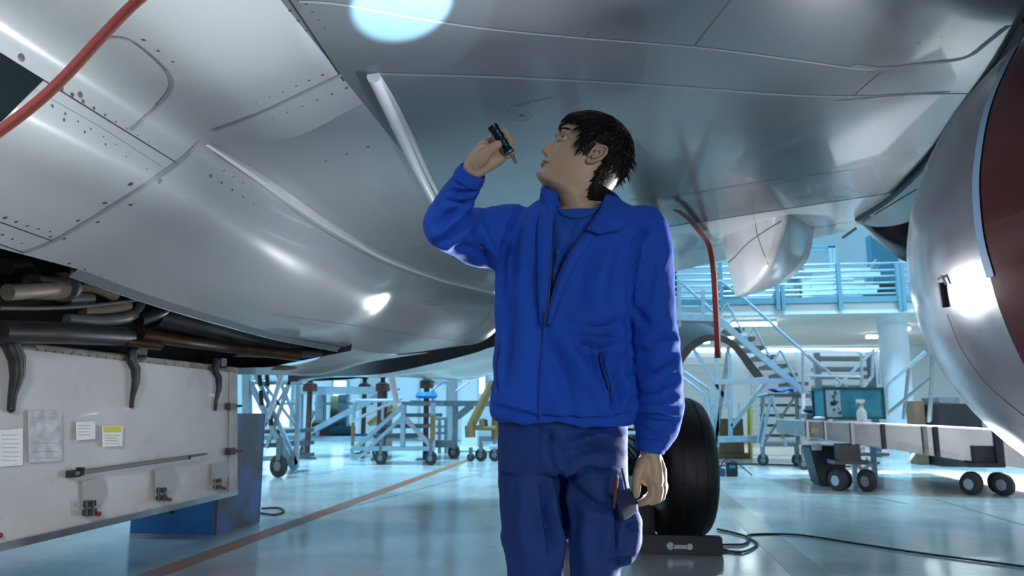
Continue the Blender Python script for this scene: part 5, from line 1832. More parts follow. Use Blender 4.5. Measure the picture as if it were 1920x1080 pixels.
# placket bands either side of the open zip
flapgrid('placket', [jp(1013, 396, -.085), jp(1008, 430, -.118), jp(1008, 490, -.138), jp(1010, 560, -.139), jp(1014, 606, -.137)],
         [jp(1041, 400, -.082), jp(1037, 430, -.112), jp(1033, 490, -.132), jp(1028, 560, -.136), jp(1022, 606, -.136)], M_jacket, bulge=.006)
flapgrid('placket', [jp(1122, 412, -.095), jp(1084, 452, -.122), jp(1056, 500, -.136), jp(1036, 556, -.139), jp(1023, 606, -.137)],
         [jp(1146, 424, -.092), jp(1108, 452, -.122), jp(1076, 500, -.137), jp(1050, 556, -.140), jp(1032, 610, -.137)], M_jacket, bulge=.006)
edge_band('zip_edge', [jp(1041, 402, -.084), jp(1038, 430, -.114), jp(1034, 490, -.134), jp(1029, 560, -.139), jp(1023, 604, -.141)], .0022, M_zip)
edge_band('zip_edge', [jp(1120, 413, -.097), jp(1083, 452, -.124), jp(1055, 500, -.138), jp(1035, 556, -.142), jp(1024, 604, -.141)], .0022, M_zip)
zp = MB().box(jp(1023, 590, -.147), (.010, .008, .016)).tube([jp(1022, 594, -.152), jp(1021, 606, -.150), jp(1021, 612, -.148)], 0.004, 8).build('zip_pull', M_zip, jacket)
# collar: near left stand, back and folded right lapel
flapgrid('collar', [jp(1040, 402, -.088), jp(1022, 388, -.070), jp(1014, 372, -.03), jp(1024, 366, .03), jp(1050, 362, .075), jp(1092, 366, .10), jp(1130, 368, .085), jp(1158, 378, .04), jp(1166, 398, -.02), jp(1150, 424, -.075), jp(1122, 440, -.108)],
         [jp(1048, 398, -.078), jp(1020, 364, -.075), jp(1017, 352, -.05), jp(1028, 346, .02), jp(1050, 344, .065), jp(1092, 350, .085), jp(1130, 357, .07), jp(1150, 362, .03), jp(1166, 384, -.055), jp(1170, 428, -.115), jp(1124, 436, -.112)], M_jacket, nv=70, th=.007, bulge=.0)
flapgrid('collar_lining', [jp(1048, 404, -.082), jp(1046, 380, -.060), jp(1045, 362, -.045)], [jp(1026, 386, -.075), jp(1020, 366, -.062), jp(1020, 352, -.05)], M_jacket, nv=10, th=.004)
flapgrid('lapel', [jp(1136, 366, -.055), jp(1128, 388, -.095), jp(1116, 408, -.115), jp(1100, 432, -.122)], [jp(1158, 378, -.05), jp(1170, 405, -.098), jp(1172, 426, -.118), jp(1122, 440, -.124)], M_jacket, th=.006, bulge=.012)
# pocket zips
jribbon('pocket_zip', curve_px([(1121, 654), (1128, 684), (1140, 725), (1143, 742)], 20), 0.006, M_zip, 0.001, 0.001)
jribbon('pocket_zip', curve_px([(939, 640), (932, 680), (931, 715), (934, 730)], 20), 0.006, M_zip, 0.001, 0.001)
# ribbed cuffs
for (c, d, r) in ((PM(1222, 824, -.05), PM(1219, 848, -.05), .0345), (PM(876, 340, -.241), PM(887, 320, -.255), .0345)):
    ax_ = (d - c).normalized()
    L = (d - c).length
    pr = [(r + .002, 0), (r + .003, L * .3), (r, L * .8), (r - .002, L), (r - .006, L * .98), (r - .006, 0)]
    MB().lathe(pr, c, ax_, 40, closed=True).build('cuff', M_jacket, jacket)
MB().lathe([(.050, -.004), (.053, .004), (.0525, .030), (.049, .034), (.046, .028), (.045, -.002)], PM(1233, 800, -.042), (PM(1233, 775, -.035) - PM(1233, 800, -.042)).normalized(), 48, closed=True).build('turned_cuff', M_jacket, jacket)

# ---- T-shirt -----------------------------------------------------------------
tme = fuse(torso(0.016), 0.009, 8)
bm = bmesh.new()
bm.from_mesh(tme)
bm.faces.ensure_lookup_table()
cen = np.array([f.calc_center_median() for f in bm.faces])
px, py, z = project(cen)
nk = (py < 392) & (px > 1046) & (px < 1140)
bmesh.ops.delete(bm, geom=[f for f, i in zip(bm.faces, nk | (py > 700)) if i], context='FACES')
bm.to_mesh(tme)
bm.free()
folds(tme, [([(1050, 430), (1045, 500), (1032, 570)], 7, .005), ([(1110, 415), (1075, 450), (1050, 500)], 6, -.005), ([(1075, 420), (1060, 470), (1045, 520)], 5, -.004), ([(1060, 410), (1080, 440)], 5, .003)])
tee = link_mesh('tshirt', tme, M_tee, person)
MB().tube(catmull([PM(1046, 380, -.055), PM(1050, 396, -.083), PM(1068, 405, -.10), PM(1092, 405, -.10), PM(1118, 394, -.085), PM(1136, 374, -.05)], 30), .006, 8).build('neck_band', M_tee, tee)
b0 = [PM(1040, 380, -.03), PM(1046, 402, -.075), PM(1068, 416, -.098), PM(1092, 416, -.098), PM(1124, 404, -.08), PM(1146, 378, -.03)]
b1 = [PM(1046, 376, -.055), PM(1050, 396, -.083), PM(1068, 405, -.10), PM(1092, 405, -.10), PM(1118, 394, -.085), PM(1136, 372, -.05)]
MB().grid([catmull(b0, 30), catmull(b1, 30)]).build('neck_band', M_tee, tee)

# ---- trousers ---------------------------------------------------------------
rows = []
for y, xl, xr, dy, hd in [(745, 938, 1178, 0.0, .10), (780, 934, 1176, 0.0, .108), (830, 934, 1176, 0, .112), (870, 936, 1178, 0, .112), (884, 940, 1176, 0, .105)]:
    sring(rows, y, xl, xr, dy, hd, 2.3)
tb_ = closed_loft(rows)
for legrows in (
    [(860, 936, 1048, 0.0, .095), (900, 937, 1051, 0, .095), (960, 939, 1053, 0, .092), (1010, 942, 1055, 0.0, .086), (1060, 951, 1058, 0.0, .08), (1120, 957, 1056, 0.01, .072), (1250, 965, 1055, 0.03, .062), (1400, 972, 1056, .03, .06), (1520, 965, 1060, .03, .066)],
    [(860, 1052, 1177, 0.0, .098), (900, 1058, 1178, 0, .098), (960, 1066, 1182, 0, .092), (1010, 1068, 1176, 0.0, .086), (1060, 1069, 1164, 0.0, .08), (1120, 1070, 1160, 0.0, .072), (1250, 1072, 1154, 0.02, .062), (1400, 1074, 1150, .02, .06), (1520, 1070, 1156, .02, .066)]):
    rows = []
    for r in legrows:
        sring(rows, *r, 2.2)
    closed = closed_loft(rows)
    tb_.add(closed.v, closed.f)
# cargo pocket and side pocket bulge
rows = []
for r in [(915, 1168, 1180, -.0, .05), (940, 1150, 1190, -.0, .07), (975, 1140, 1204, 0, .075), (1020, 1140, 1202, 0, .075), (1050, 1144, 1190, 0, .07), (1058, 1150, 1176, 0, .05)]:
    sring(rows, *r, 3.0)
c_ = closed_loft(rows)
tb_.add(c_.v, c_.f)
rows = []
for r in [(1000, 936, 965, 0, .05), (1026, 944, 970, 0, .05)]:
    sring(rows, *r, 2.6)
c_ = closed_loft(rows)
tb_.add(c_.v, c_.f)
tme = fuse(tb_, 0.0075, 6)
crumple(tme, 0.005, 8.0)
folds(tme, [
    ([(1062, 900), (1100, 880), (1170, 882)], 5, -.006), ([(1062, 900), (1090, 930), (1120, 950), (1150, 955)], 9, -.008),
    ([(1050, 885), (1058, 920), (1062, 980), (1060, 1080)], 5, -.012), ([(1040, 880), (1030, 850), (1030, 810)], 6, -.005),
    ([(935, 890), (990, 888)], 3, -.004), ([(1075, 830), (1120, 815), (1170, 818)], 9, .006), ([(1070, 850), (1120, 836), (1172, 842)], 8, -.005),
    ([(1160, 900), (1158, 940), (1150, 1040)], 4, -.006), ([(1030, 900), (1034, 960), (1045, 1010), (1046, 1060)], 7, .009),
    ([(1022, 910), (1026, 970), (1036, 1030)], 6, -.008), ([(1140, 1052), (1190, 1046)], 4, -.006), ([(985, 900), (975, 980), (990, 1060)], 12, .006),
    ([(1100, 960), (1095, 1020), (1105, 1075)], 12, .006), ([(1172, 985), (1196, 990)], 5, -.006), ([(1000, 800), (1040, 830), (1060, 870)], 8, -.005),
])
trousers = link_mesh('trousers', tme, M_trous, person)
TBV = make_bvh([trousers])
# cargo flap with dark lining and tool pocket
f0 = [hit(1158, 925, .004, TBV)[0], hit(1160, 945, .004, TBV)[0], hit(1162, 965, .004, TBV)[0]]
flp = flapgrid('pocket_flap', [PM(1154, 925, -.112), PM(1158, 950, -.115), PM(1166, 978, -.10)], [PM(1178, 915, -.075), PM(1192, 930, -.075), PM(1196, 958, -.06)], M_trous2, th=.004)
flp.parent = trousers
off_ = wloc(trousers) - wloc(jacket)
flp.data.transform(Matrix.Translation(-off_)) if off_.length > 0 else None
mb = MB()
mb.tube(catmull([PM(1166, 878, -.088), PM(1172, 905, -.085), PM(1178, 940, -.08)], 10), .003, 6)
mb.build('side_seam', M_trous, trousers)

# boots
for (x, dy) in ((1015, .03), (1112, .02)):
    a = PM(x, 1505, dy)
    a.z = 0
    sole = MB().capsules([((a.x, a.y + .05, .045), .042), ((a.x, a.y - .05, .045), .045), ((a.x - .01, a.y - .16, .04), .040)]).tube([(a.x, a.y + .02, .04), (a.x, a.y + .02, .20)], .045, 16)
    me_ = fuse(sole, .008, 4)
    bt = link_mesh('boot', me_, M_black, person)

# ---- body: head, neck, hands in one mesh --------------------------------------
NZ, NT = 0, 0
# z, front, back, half width, exponent front
HT = np.array([
    (-.250, -.045, -.172, .064, 2.0),
    (-.200, -.030, -.150, .058, 2.0),
    (-.165, -.012, -.135, .056, 2.0),
    (-.135, .012, -.122, .056, 2.0),
    (-.122, .034, -.112, .055, 2.0),
    (-.114, .062, -.106, .054, 1.95),
    (-.108, .080, -.097, .054, 1.9),
    (-.100, .088, -.096, .055, 1.85),
    (-.088, .0895, -.096, .0575, 1.85),
    (-.075, .0875, -.096, .0605, 1.9),
    (-.060, .089, -.097, .0630, 1.95),
    (-.045, .0895, -.099, .0655, 2.0),
    (-.030, .090, -.101, .0675, 2.05),
    (-.012, .088, -.103, .0690, 2.1),
    (.006, .087, -.104, .0700, 2.2),
    (.022, .089, -.105, .0715, 2.25),
    (.036, .0945, -.105, .0725, 2.3),
    (.050, .096, -.105, .0735, 2.3),
    (.066, .092, -.103, .0735, 2.2),
    (.082, .083, -.098, .0700, 2.1),
    (.098, .066, -.088, .0620, 2.0),
    (.110, .045, -.072, .0500, 2.0),
    (.118, .022, -.052, .0340, 2.0),
    (.1225, -.006, -.026, .0130, 2.0)])
zs_ = np.concatenate([np.linspace(-.25, -.13, 20, endpoint=False), np.linspace(-.13, .10, 210, endpoint=False), .10 + .0225 * np.sin(np.linspace(0, math.pi / 2, 20))])


def hermite(x, xp, yp):
    m = np.gradient(yp, xp)
    i = np.clip(np.searchsorted(xp, x) - 1, 0, len(xp) - 2)
    h = xp[i + 1] - xp[i]
    t = (x - xp[i]) / h
    return (2 * t ** 3 - 3 * t ** 2 + 1) * yp[i] + (t ** 3 - 2 * t ** 2 + t) * h * m[i] + (-2 * t ** 3 + 3 * t ** 2) * yp[i + 1] + (t ** 3 - t ** 2) * h * m[i + 1]


def head_point(z, th):
    """th 0 = front, pi = back"""
    F = hermite(z, HT[:, 0], HT[:, 1])
    B = hermite(z, HT[:, 0], HT[:, 2])
    Wd = hermite(z, HT[:, 0], HT[:, 3])
    ef = hermite(z, HT[:, 0], HT[:, 4])
    yc = np.clip((F + B) / 2 - .004, -1, 1)
    s, c = np.sin(th), np.cos(th)
    e = np.where(c > 0, 2 / ef, 2 / 2.15)
    ry = np.where(c > 0, F - yc, yc - B)
    y = yc + ry * np.sign(c) * np.abs(c) ** e
    x = Wd * np.sign(s) * np.abs(s) ** e
    return x, y


def G2(x, z, cx, cz, rx, rz):
    return np.exp(-((x - cx) / rx) ** 2 - ((z - cz) / rz) ** 2)


def face_disp(x, z):
    ax_ = np.abs(x)
    # nose ridge
    hz = np.interp(z, [-.047, -.043, -.038, -.033, -.027, -.020, -.008, .008, .022, .032, .042], [0, .003, .013, .021, .0245, .0225, .0175, .0110, .0050, .0015, 0])
    wz = np.interp(z, [-.043, -.034, -.024, -.008, .012, .03], [.0100, .0100, .0098, .0078, .0066, .0085])
    d = hz * np.exp(-(np.abs(x) / wz) ** 2.4)
    d += .0095 * G2(ax_, z, .0125, -.033, .0055, .0065)   # alae
    d -= .004 * G2(ax_, z, .0185, -.032, .003, .008)
    d -= .0060 * G2(ax_, z, .0060, -.0405, .0035, .0028)    # nostrils
    # sockets, brow, cheek
    d -= .0105 * G2(ax_, z, .0315, .018, .0185, .0115)
    d -= .0050 * G2(ax_, z, .0160, .020, .0080, .0120)
    d += .0045 * G2(ax_, z, .0300, .0400, .0200, .0065)
    d += .0020 * G2(ax_, z, .0, .0420, .0120, .0070)
    d += .0042 * G2(ax_, z, .0440, -.008, .0150, .0130)
    d -= .0030 * G2(ax_, z, .0480, -.045, .0150, .0200)
    d -= .0022 * G2(ax_, z, .0260, -.040, .0060, .0160)     # nasolabial
    # mouth
    d += .0030 * G2(ax_, z, .0, -.062, .0280, .0180)
    d += .0040 * G2(ax_, z, .0060, -.0560, .0140, .0035)
    d -= .0045 * np.exp(-((z + .0612 - .0006 * np.cos(x * 160)) / .0014) ** 2) * np.exp(-(ax_ / .0230) ** 6)
    d += .0048 * G2(ax_, z, .0, -.0670, .0150, .0040)
    d -= .0035 * G2(ax_, z, .0, -.0770, .0160, .0045)
    d -= .0030 * G2(ax_, z, .0255, -.0615, .0035, .0050)
    d -= .0012 * G2(ax_, z, .0, -.0490, .0030, .0050)     # philtrum
    d += .0050 * G2(ax_, z, .0, -.0950, .0190, .0110)
    return d


def in_face(z, y):
    return np.clip((y - .02) / .03, 0, 1)


TH = np.concatenate([np.linspace(-1.25, 1.25, 230), np.linspace(1.25, 2 * math.pi - 1.25, 72)[1:-1]])
hv = []
for z in zs_:
    x, y = head_point(np.full(TH.shape, z), TH)
    d = face_disp(x, z) * in_face(z, y)
    nx = x * 0.35
    hv.append(np.stack([x + np.sign(x) * d * .12, y + d, np.full(TH.shape, z)], 1))
hv = np.array(hv)
NTT = len(TH)

# head frame in the world
H_YAW, H_PIT, H_ROLL = math.radians(73), math.radians(28), math.radians(0)
to_cam = V((CAM.x - PM(1110, 290).x, CAM.y - PM(1110, 290).y, 0)).normalized()
lft = V((to_cam.y, -to_cam.x, 0)).normalized()
if lft.dot(RT) > 0:
    lft = -lft
fwd_h = (to_cam * math.cos(H_YAW) + lft * math.sin(H_YAW)).normalized()
hf = (fwd_h * math.cos(H_PIT) + V((0, 0, 1)) * math.sin(H_PIT)).normalized()
hu = (V((0, 0, 1)) * math.cos(H_PIT) - fwd_h * math.sin(H_PIT)).normalized()
hx = hf.cross(hu).normalized()
if H_ROLL:
    q_ = Matrix.Rotation(H_ROLL, 3, hf)
    hu, hx = q_ @ hu, q_ @ hx
HS = 0.95
HO = PM(1090, 303, .01)


def HW(x, y, z):
    return HO + (hx * x + hf * y + hu * z) * HS


hm = MB()
vs = [HW(*p) for r in hv for p in r]
fs = []
for i in range(len(zs_) - 1):
    for k in range(NTT):
        k2 = (k + 1) % NTT
        fs.append((i * NTT + k, i * NTT + k2, (i + 1) * NTT + k2, (i + 1) * NTT + k))
fs.append(tuple(range(NTT)))
fs.append(tuple((len(zs_) - 1) * NTT + k for k in range(NTT)))
hm.add(vs, fs)

# eyelids: shells around the eyeball
EYE = [(-.0300, .0705, .018), (.0300, .0705, .018)]
ER = .0118


def lid(mb, c, a0, a1, r):
    rows = []
    for i in range(9):
        el = a0 + (a1 - a0) * i / 8
        row = []
        for j in range(33):
            az = -2.3 + 4.6 * j / 32
            ao = az - (.38 if c[0] > 0 else -.38)
            open_ = max(0.0, math.cos(ao * 1.2)) ** .8 if abs(ao) < 1.3 else 0.0
            e2 = el if i > 4 and a1 > a0 else el
            e_ = (a0 * open_ + (1 - open_) * 0.02) * (1 - i / 8) + a1 * (i / 8)
            row.append(HW(c[0] + r * math.cos(e_) * math.sin(az), c[1] + r * math.cos(e_) * math.cos(az), c[2] + r * math.sin(e_)))
        rows.append(row)
    mb.grid(rows)


for c in EYE:
    lid(hm, c, .40, 1.35, ER + .0012)
    lid(hm, c, -.52, -1.3, ER + .0010)
# ears
for s in (-1, 1):
    c0 = np.array((s * .0700, -.010, .002))

    def EP(u, v, out):
        # u backward, v up in the ear plane, out away from the head
        return HW(c0[0] + s * (out + u * .30), c0[1] - u + v * -.12, c0[2] + v)
    rim = [(-.004, -.012, .004), (-.006, .010, .004), (-.002, .024, .006), (.010, .032, .009), (.022, .029, .012), (.028, .015, .013), (.027, .0, .012), (.020, -.014, .010), (.011, -.024, .008), (.002, -.027, .005), (-.004, -.018, .004)]
    rp_ = catmull([EP(*q) for q in rim], 50)
    hm.tube(rp_, [.0036] * 51, 10)
    ce = EP(.008, .002, .002)
    hm.grid([[p for p in rp_], [p.lerp(ce, .35) + (ce - HW(0, -.01, 0)).normalized() * -.0015 for p in rp_], [p.lerp(ce, .8) + (ce - HW(0, -.01, 0)).normalized() * -.004 for p in rp_]])
    hm.tube(catmull([EP(.004, -.012, .006), EP(.014, -.006, .008), EP(.018, .008, .009), EP(.012, .020, .008)], 20), .0030, 8)
    hm.capsules([(EP(-.002, .0, .004), .0045), (EP(-.004, -.006, .004), .004)], 8)
    hm.capsules([(EP(.004, -.024, .005), .0062), (EP(-.001, -.018, .003), .005)], 10)
    hm.capsules([(EP(.012, .0, -.006), .014), (EP(.010, .014, -.008), .012)], 12)

head_n = len(hm.v)


# hands -------------------------------------------------------------------
def hand_mesh(chains, voxel=.0021):
    mb = MB()
    for ch in chains:
        pts = [(PM(x, y, d), r) for x, y, d, r in ch]
        mb.capsules(pts, 12)
    return fuse(mb, voxel, 5)


RH = [
    # forearm, wrist
    [(862, 366, -.20, .030), (874, 345, -.235, .027), (880, 330, -.248, .0245), (886, 316, -.258, .0235)],
    # palm
    [(886, 316, -.258, .0235), (898, 300, -.262, .0225), (908, 288, -.262, .020)],
    [(884, 314, -.252, .020), (890, 296, -.250, .0175), (903, 279, -.247, .016), (912, 270, -.243, .0135)],
    [(892, 322, -.260, .018), (908, 312, -.262, .017), (926, 304, -.255, .0155), (938, 297, -.25, .013)],
    [(900, 306, -.268, .018), (918, 296, -.262, .016), (930, 286, -.25, .013)],
    # thumb (ball, then two phalanges)
    [(895, 306, -.275, .0185), (905, 297, -.288, .0155), (917, 284, -.298, .0120), (926, 276, -.302, .0112), (934, 271, -.303, .0098)],
    # fingers behind the torch, tips showing on its right
    [(910, 272, -.243, .0120), (922, 262, -.236, .0105), (936, 252, -.234, .0098), (946, 249, -.242, .0092), (951, 255, -.254, .0080)],
    [(916, 280, -.243, .0120), (930, 270, -.234, .0105), (945, 262, -.232, .0098), (955, 262, -.242, .0092), (957, 270, -.256, .0080)],
    [(924, 290, -.245, .0115), (938, 280, -.236, .0102), (952, 273, -.234, .0095), (960, 275, -.243, .0088), (959, 283, -.256, .0078)],
    [(932, 298, -.248, .0110), (944, 292, -.240, .0098), (955, 285, -.240, .0088), (959, 288, -.248, .0080), (952, 293, -.258, .0072)],
]
LH = [
    [(1225, 790, -.04, .030), (1221, 830, -.05, .0265), (1220, 850, -.052, .0255), (1221, 862, -.055, .0245)],
    # back of the hand
    [(1215, 862, -.055, .022), (1212, 880, -.060, .020), (1214, 898, -.062, .017)],
    [(1222, 862, -.055, .023), (1226, 880, -.058, .022), (1230, 900, -.060, .019)],
    [(1228, 862, -.050, .019), (1236, 882, -.050, .018), (1239, 902, -.050, .015)],
    # thumb
    [(1207, 866, -.065, .0165), (1199, 882, -.076, .0140), (1194, 900, -.082, .0112), (1193, 916, -.085, .0108), (1193, 927, -.084, .0092)],
    # index, curling back towards the thumb
    [(1218, 896, -.068, .0125), (1223, 915, -.078, .0112), (1222, 931, -.080, .0104), (1211, 939, -.078, .0098), (1201, 943, -.072, .0085)],
    [(1229, 900, -.062, .0125), (1236, 919, -.066, .0112), (1233, 935, -.064, .0104), (1221, 940, -.056, .0096), (1210, 934, -.050, .0085)],
    [(1237, 900, -.052, .0120), (1243, 917, -.052, .0106), (1240, 932, -.048, .0098), (1228, 936, -.038, .0090), (1216, 928, -.032, .0080)],
    [(1240, 896, -.040, .0110), (1246, 911, -.038, .0095), (1244, 923, -.034, .0088), (1234, 928, -.026, .0080)],
]
bmx = MB()
head_me = hm.mesh('head')
# hidden trunk below the clothes keeps the figure one body
tr = MB()
rows = []
for y, xl, xr, dy, hd in [(850, 975, 1140, 0, .06), (780, 960, 1160, 0, .09), (600, 955, 1165, 0, .10), (450, 985, 1180, 0, .09), (405, 1030, 1150, .02, .07), (375, 1052, 1128, .035, .055), (340, 1060, 1122, .035, .05)]:
    sring(rows, y, xl, xr, dy, hd, 2.2, 24)
tr = closed_loft(rows)
for spec in (RA[:-1], LA[:-1]):
    ch = [(PM(x, y, d), max(r - .022, .02)) for x, y, d, r in spec]
    tr.capsules(ch, 12)
for leg in ([(990, 880, 0, .06), (1000, 1100, .0, .05), (1010, 1300, .03, .04), (1015, 1490, .03, .035)], [(1120, 880, 0, .06), (1115, 1100, 0, .05), (1112, 1300, .02, .04), (1112, 1490, .02, .035)]):
    tr.capsules([(PM(x, y, d), r) for x, y, d, r in leg], 12)
tr_me = fuse(tr, .016, 3)
rh_me, lh_me = hand_mesh(RH), hand_mesh(LH)
bm = bmesh.new()
for me_ in (head_me, tr_me, rh_me, lh_me):
    bm.from_mesh(me_)
body_me = bpy.data.meshes.new('body')
bm.to_mesh(body_me)
bm.free()
body = link_mesh('body', body_me, [M_skin, M_lips, M_stub], person, smooth=180)
# lips and stubble by place on the face
inv = Matrix((hx, hf, hu))
off = wloc(person)
for p in body.data.polygons:
    q = inv @ (V(p.center) + off - HO)
    if q.y > .06 and abs(q.x) < .024:
        zu = -.0540 - abs(q.x) * .16 + (-.001 if abs(q.x) < .003 else 0)
        zl = -.0705 + abs(q.x) * .28
        if zl < q.z < zu:
            p.material_index = 1
            continue
    if -.125 < q.z < -.045 and q.y > .0 and (q.z < -.078 or q.y < .075 or (abs(q.x) < .022 and q.z > -.054 and q.z < -.043)) and abs(q.x) < .075 and q.z < -.05 - .0 * q.y:
        pass

# eyes
M_eye = mat('eye_white', (0.62, 0.62, 0.60), 0.12)
M_iris = mat('iris_dark', (0.035, 0.022, 0.012), 0.1)
for c in EYE:
    e = MB().ball(HW(*c), ER, 24, 16).build('eye', M_eye, person)
    g_ = V((.48 * (1 if hx.dot(to_cam) > 0 else -1), .88, .22)).normalized()
    gw = (hx * g_.x + hf * g_.y + hu * g_.z).normalized()
    MB().lathe([(0.0, ER + .0007), (.0020, ER + .0006), (.0055, ER - .0008), (.0058, ER - .002)], HW(*c), gw, 24).build('iris', M_iris, e)
# eyebrows
BB = make_bvh([body])


def hskin(x, z, off=.0015, back=False):
    """point on the face in front of (x, z)"""
    o = HW(x, .2, z)
    loc, n, i, d = BB.ray_cast(o, -hf)
    return (loc + hf * off) if loc else None


mb = MB()
random.seed(5)
for s in (-1, 1):
    for k in range(150):
        t = random.random()
        x = s * (.0185 + .0295 * t)
        zc_ = .0365 + .0070 * math.sin(min(1, t * 1.25) * math.pi * .55) - .004 * max(0, t - .7) / .3
        z_ = zc_ + random.uniform(-1, 1) * (.0036 * (1 - .6 * t))
        p = hskin(x, z_, .0006)
        q = hskin(x + s * .007, z_ + .0012 + random.uniform(-.0012, .0008), .0018)
        if p and q:
            mb.tube([p, (p + q) / 2 + hf * .0008, q], [.0009, .0008, .0002], 3, cap=False)
mb.build('eyebrow', M_hair, person)


# ---- hair ------------------------------------------------------------------
def hair_mask(x, y, z):
    """signed: >0 where hair grows, head coordinates"""
    line = np.interp(y, [-.12, -.075, -.046, -.036, .004, .018, .030, .045, .060, .09], [-.125, -.120, -.080, .040, .040, -.006, .010, .052, .074, .078])
    # behind the ear the hair reaches down to the nape
    return z - line


thick = lambda y, z: np.interp(z, [-.13, -.08, 0, .05, .10, .125], [.006, .010, .014, .018, .022, .024])
hzs = np.concatenate([np.linspace(-.13, .10, 120, endpoint=False), .10 + .0225 * np.sin(np.linspace(0, math.pi / 2, 16))])
hth = np.linspace(-math.pi, math.pi, 160, endpoint=False)
gv, keep = [], []
for z in hzs:
    x, y = head_point(np.full(hth.shape, z), hth)
    m = hair_mask(x, y, z)
    t = thick(y, z) * np.clip(m / .022, 0.05, 1) ** .8
    r = np.sqrt(x ** 2 + (y + .01) ** 2 + 1e-9)
    up_ = np.clip((z - .05) / .07, 0, 1)
    k = 1 + t * (1 - .4 * up_) / r
    gv.append(np.stack([x * k, -.01 + (y + .01) * k, z + t * up_], 1))
    keep.append(m > -.002)
gv = np.array(gv)
keep = np.array(keep)
cap_ = MB()
vs = [HW(*p) for r in gv for p in r]
nh = len(hth)
fs = []
for i in range(len(hzs) - 1):
    for k in range(nh):
        k2 = (k + 1) % nh
        if keep[i, k] and keep[i + 1, k] and keep[i, k2] and keep[i + 1, k2]:
            fs.append((i * nh + k, i * nh + k2, (i + 1) * nh + k2, (i + 1) * nh + k))
fs.append(tuple((len(hzs) - 1) * nh + k for k in range(nh)))
cap_.add(vs, fs)
hair = cap_.build('hair', M_hair, person)

locks = MB()
random.seed(21)
crown = np.array((0, -.055, .105))


def cap_pt(z, th):
    x, y = head_point(np.array([z]), np.array([th]))
    x, y = float(x[0]), float(y[0])
    m = float(hair_mask(x, y, z))
    t = float(thick(y, z)) * float(np.clip(m / .022, .05, 1)) ** .8
    r = math.sqrt(x * x + (y + .01) ** 2 + 1e-9)
    up_ = min(max((z - .05) / .07, 0), 1)
    k = 1 + t * (1 - .4 * up_) / r
    return np.array((x * k, -.01 + (y + .01) * k, z + t * up_)), m


def norm_(v):
    return v / (np.linalg.norm(v) + 1e-9)


cnt = 0
while cnt < 4600:
    z = random.uniform(-.115, .1224) if random.random() < .8 else random.uniform(.09, .1224)
    th = random.uniform(-math.pi, math.pi)
    p, m = cap_pt(z, th)
    if m < .001:
        continue
    cnt += 1
    out = norm_(np.array((p[0], p[1] + .01, max(p[2], -.02) * 1.0 - .0)))
    d = p - crown
    # front hair is swept forward and to his left, sides fall down
    flow = norm_(np.array((d[0] * 1.0, d[1], d[2] * .8 - .03)))
    if p[1] > -.02 and p[2] > .05:
        flow = norm_(np.array((d[0] * .6 + .012, .9 * abs(d[1]) + .02, d[2] * .7 - .01)))
    flow = norm_(flow - out * np.dot(flow, out))
    L = random.uniform(.026, .050) * (1.0 if m > .03 else .75)
    wild = random.gauss(0, .07)
    side = np.cross(flow, out)
    lift = random.uniform(.0, .08)
    if p[1] < -.07 and .0 < p[2] < .085 and random.random() < .16:   # tousled back of the head
        lift = random.uniform(.5, 1.3)
        L *= 1.15
        wild = random.gauss(0, .5)
    if p[2] < -.05 and p[1] < -.05 and random.random() < .3:
        lift = random.uniform(.05, .25)
    w = random.uniform(.0010, .0022)
    if p[1] < -.045 and p[2] > .02:
        L *= .8
    if p[1] < -.045 and p[2] <= .02:
        L *= .55
    pts, q = [], p.copy() - out * .002
    dirv = norm_(flow + side * wild + out * lift)
    n = 6
    for i in range(n):
        pts.append(HW(*q))
        q = q + dirv * L / (n - 1)
        if abs(q[0]) > .05 and ((q[1] + .016) / .030) ** 2 + ((q[2] - .000) / .034) ** 2 < 1:
            break
        # pull towards the scalp
        dirv = norm_(dirv - out * (.10 if p[2] > 0 else .17) + np.array((0, 0, -.04)))
        sk_r = math.hypot(q[0], q[1] + .01)
    if len(pts) > 2:
        locks.tube(pts, [w, w, w * .9, w * .7, w * .45, w * .1][-len(pts):], 4, cap=False)
locks.build('hair_locks', M_hair, hair)
# fringe locks over the forehead and temple
fr = MB()
random.seed(4)
for k in range(260):
    t = random.random()
    th = -1.25 + 2.5 * t
    base, m = cap_pt(.088 + random.uniform(-.006, .014), th * .9)
    out = norm_(np.array((base[0], base[1] + .01, .03)))
    L = random.uniform(.016, .032)
    dirv = norm_(np.array((.30, .45 * math.cos(th), -.75)) + .25 * out)
    pts, q = [], base - out * .001
    for i in range(6):
        pts.append(HW(*q))
        q = q + dirv * L / 5
        dirv = norm_(dirv - out * .13 + np.array((0, 0, -.07)))
    w = random.uniform(.0012, .0022)
    fr.tube(pts, [w, w, w * .9, w * .7, w * .4, w * .08], 4, cap=False)
for s in (-1, 1):
    for k in range(150):     # sideburns
        y0 = random.uniform(.000, .026)
        z0 = random.uniform(-.004, .04)
        x, y = head_point(np.array([z0]), np.array([math.acos(min(1, max(-1, (y0) / .095))) * s]))
        b = np.array((float(x[0]) * 1.012, float(y[0]), z0))
        L = random.uniform(.010, .020)
        pts = [HW(*(b + np.array((s * .0004 * i, -.0008 * i, -L * i / 4)))) for i in range(5)]
        fr.tube(pts, [.0008, .0008, .0007, .0005, .0001], 3, cap=False)
fr.build('fringe', M_hair, hair)

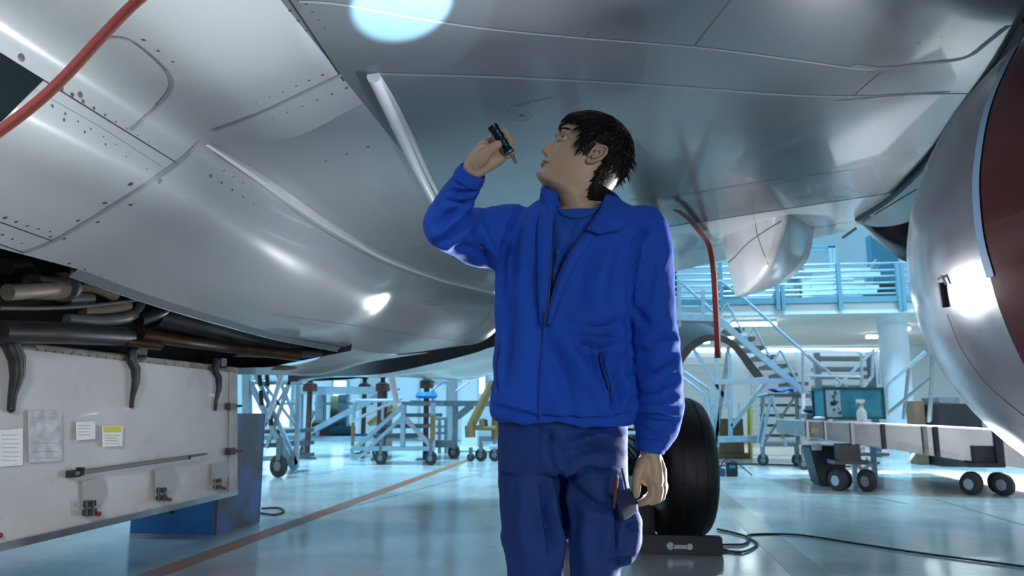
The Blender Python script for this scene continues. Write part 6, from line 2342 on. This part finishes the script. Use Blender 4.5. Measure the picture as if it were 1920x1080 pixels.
# ---- torch ------------------------------------------------------------------
tip, tail = PM(923, 236, -.285), PM(957, 288, -.265)
tx = (tip - tail).normalized()
TL_ = (tip - tail).length
torch = thing('torch', 'small black torch held up between thumb and fingers, aimed at the wing', 'torch', tail)
M_torch = mat('torch_black', (0.006, 0.022, 0.032), 0.25, 0.6)
pr = [(.0, 0), (.0105, 0), (.0115, .004), (.0115, .012), (.0098, .015), (.0098, .026), (.0108, .028), (.0108, .036), (.0098, .039), (.0098, TL_ - .036), (.0112, TL_ - .033), (.0122, TL_ - .030), (.0122, TL_ - .024), (.0116, TL_ - .022), (.0122, TL_ - .020), (.0122, TL_ - .012), (.0116, TL_ - .010), (.0126, TL_ - .008), (.0128, TL_), (.0112, TL_), (.0105, TL_ - .006), (0, TL_ - .008)]
MB().lathe(pr, tail, tx, 36).build('torch_body', M_torch, torch)
MB().lathe([(0, TL_ - .0040), (.0104, TL_ - .0040), (.0104, TL_ - .003), (0, TL_ - .003)], tail, tx, 28).build('torch_lens', mat('torch_lens', (0.6, 0.9, 1), 0.1, emis=(0.6, 0.9, 1.0), estr=5), torch)
MB().lathe([(.0114, .002), (.0120, .003), (.0120, .0055), (.0114, .0065)], tail, tx, 36, closed=True).build('tail_ring', mat('torch_ring_blue', (0.08, 0.3, 0.5), 0.2, 0.8), torch)
e0 = PM(959, 291, -.27)
MB().tube([PM(957, 290, -.272), PM(966, 306, -.270), PM(969, 306, -.268), PM(962, 289, -.265)], .0011, 6).build('clip_loop', M_black, torch)
lp = bpy.data.lights.new('torch_beam', 'SPOT')
lp.energy = 700
lp.color = (0.42, 0.78, 1.0)
lp.shadow_soft_size = 0.008
lp.spot_size = math.radians(20)
lp.spot_blend = 0.35
lo = bpy.data.objects.new('torch_beam', lp)
COL.objects.link(lo)
lo.location = tip + tx * .004
spot_target = hit(757, 2, 0)[0]
lo.rotation_euler = (spot_target - lo.location).to_track_quat('-Z', 'Y').to_euler()
lo.parent = torch
lo.matrix_parent_inverse = Matrix.Translation(-wloc(torch))

lp2 = bpy.data.lights.new('torch_spill', 'SPOT')
lp2.energy = 22
lp2.color = (0.6, 0.85, 1.0)
lp2.shadow_soft_size = 0.01
lp2.spot_size = math.radians(36)
lp2.spot_blend = 0.12
lo2 = bpy.data.objects.new('torch_spill', lp2)
COL.objects.link(lo2)
lo2.location = lo.location
lo2.rotation_euler = lo.rotation_euler
lo2.parent = torch
lo2.matrix_parent_inverse = Matrix.Translation(-wloc(torch))

# red tool in the leg pocket
rt = MB().tube([PM(1157, 882, -.118), PM(1156, 900, -.121), PM(1153, 928, -.122), PM(1151, 953, -.118)], [.0012, .0045, .005, .0025], 10).build('red_pencil', mat('pencil_red', (0.12, 0.025, 0.022), 0.5), None)
tag(rt, 'red carpenter pencil stuck in the cargo trouser pocket', 'pencil')
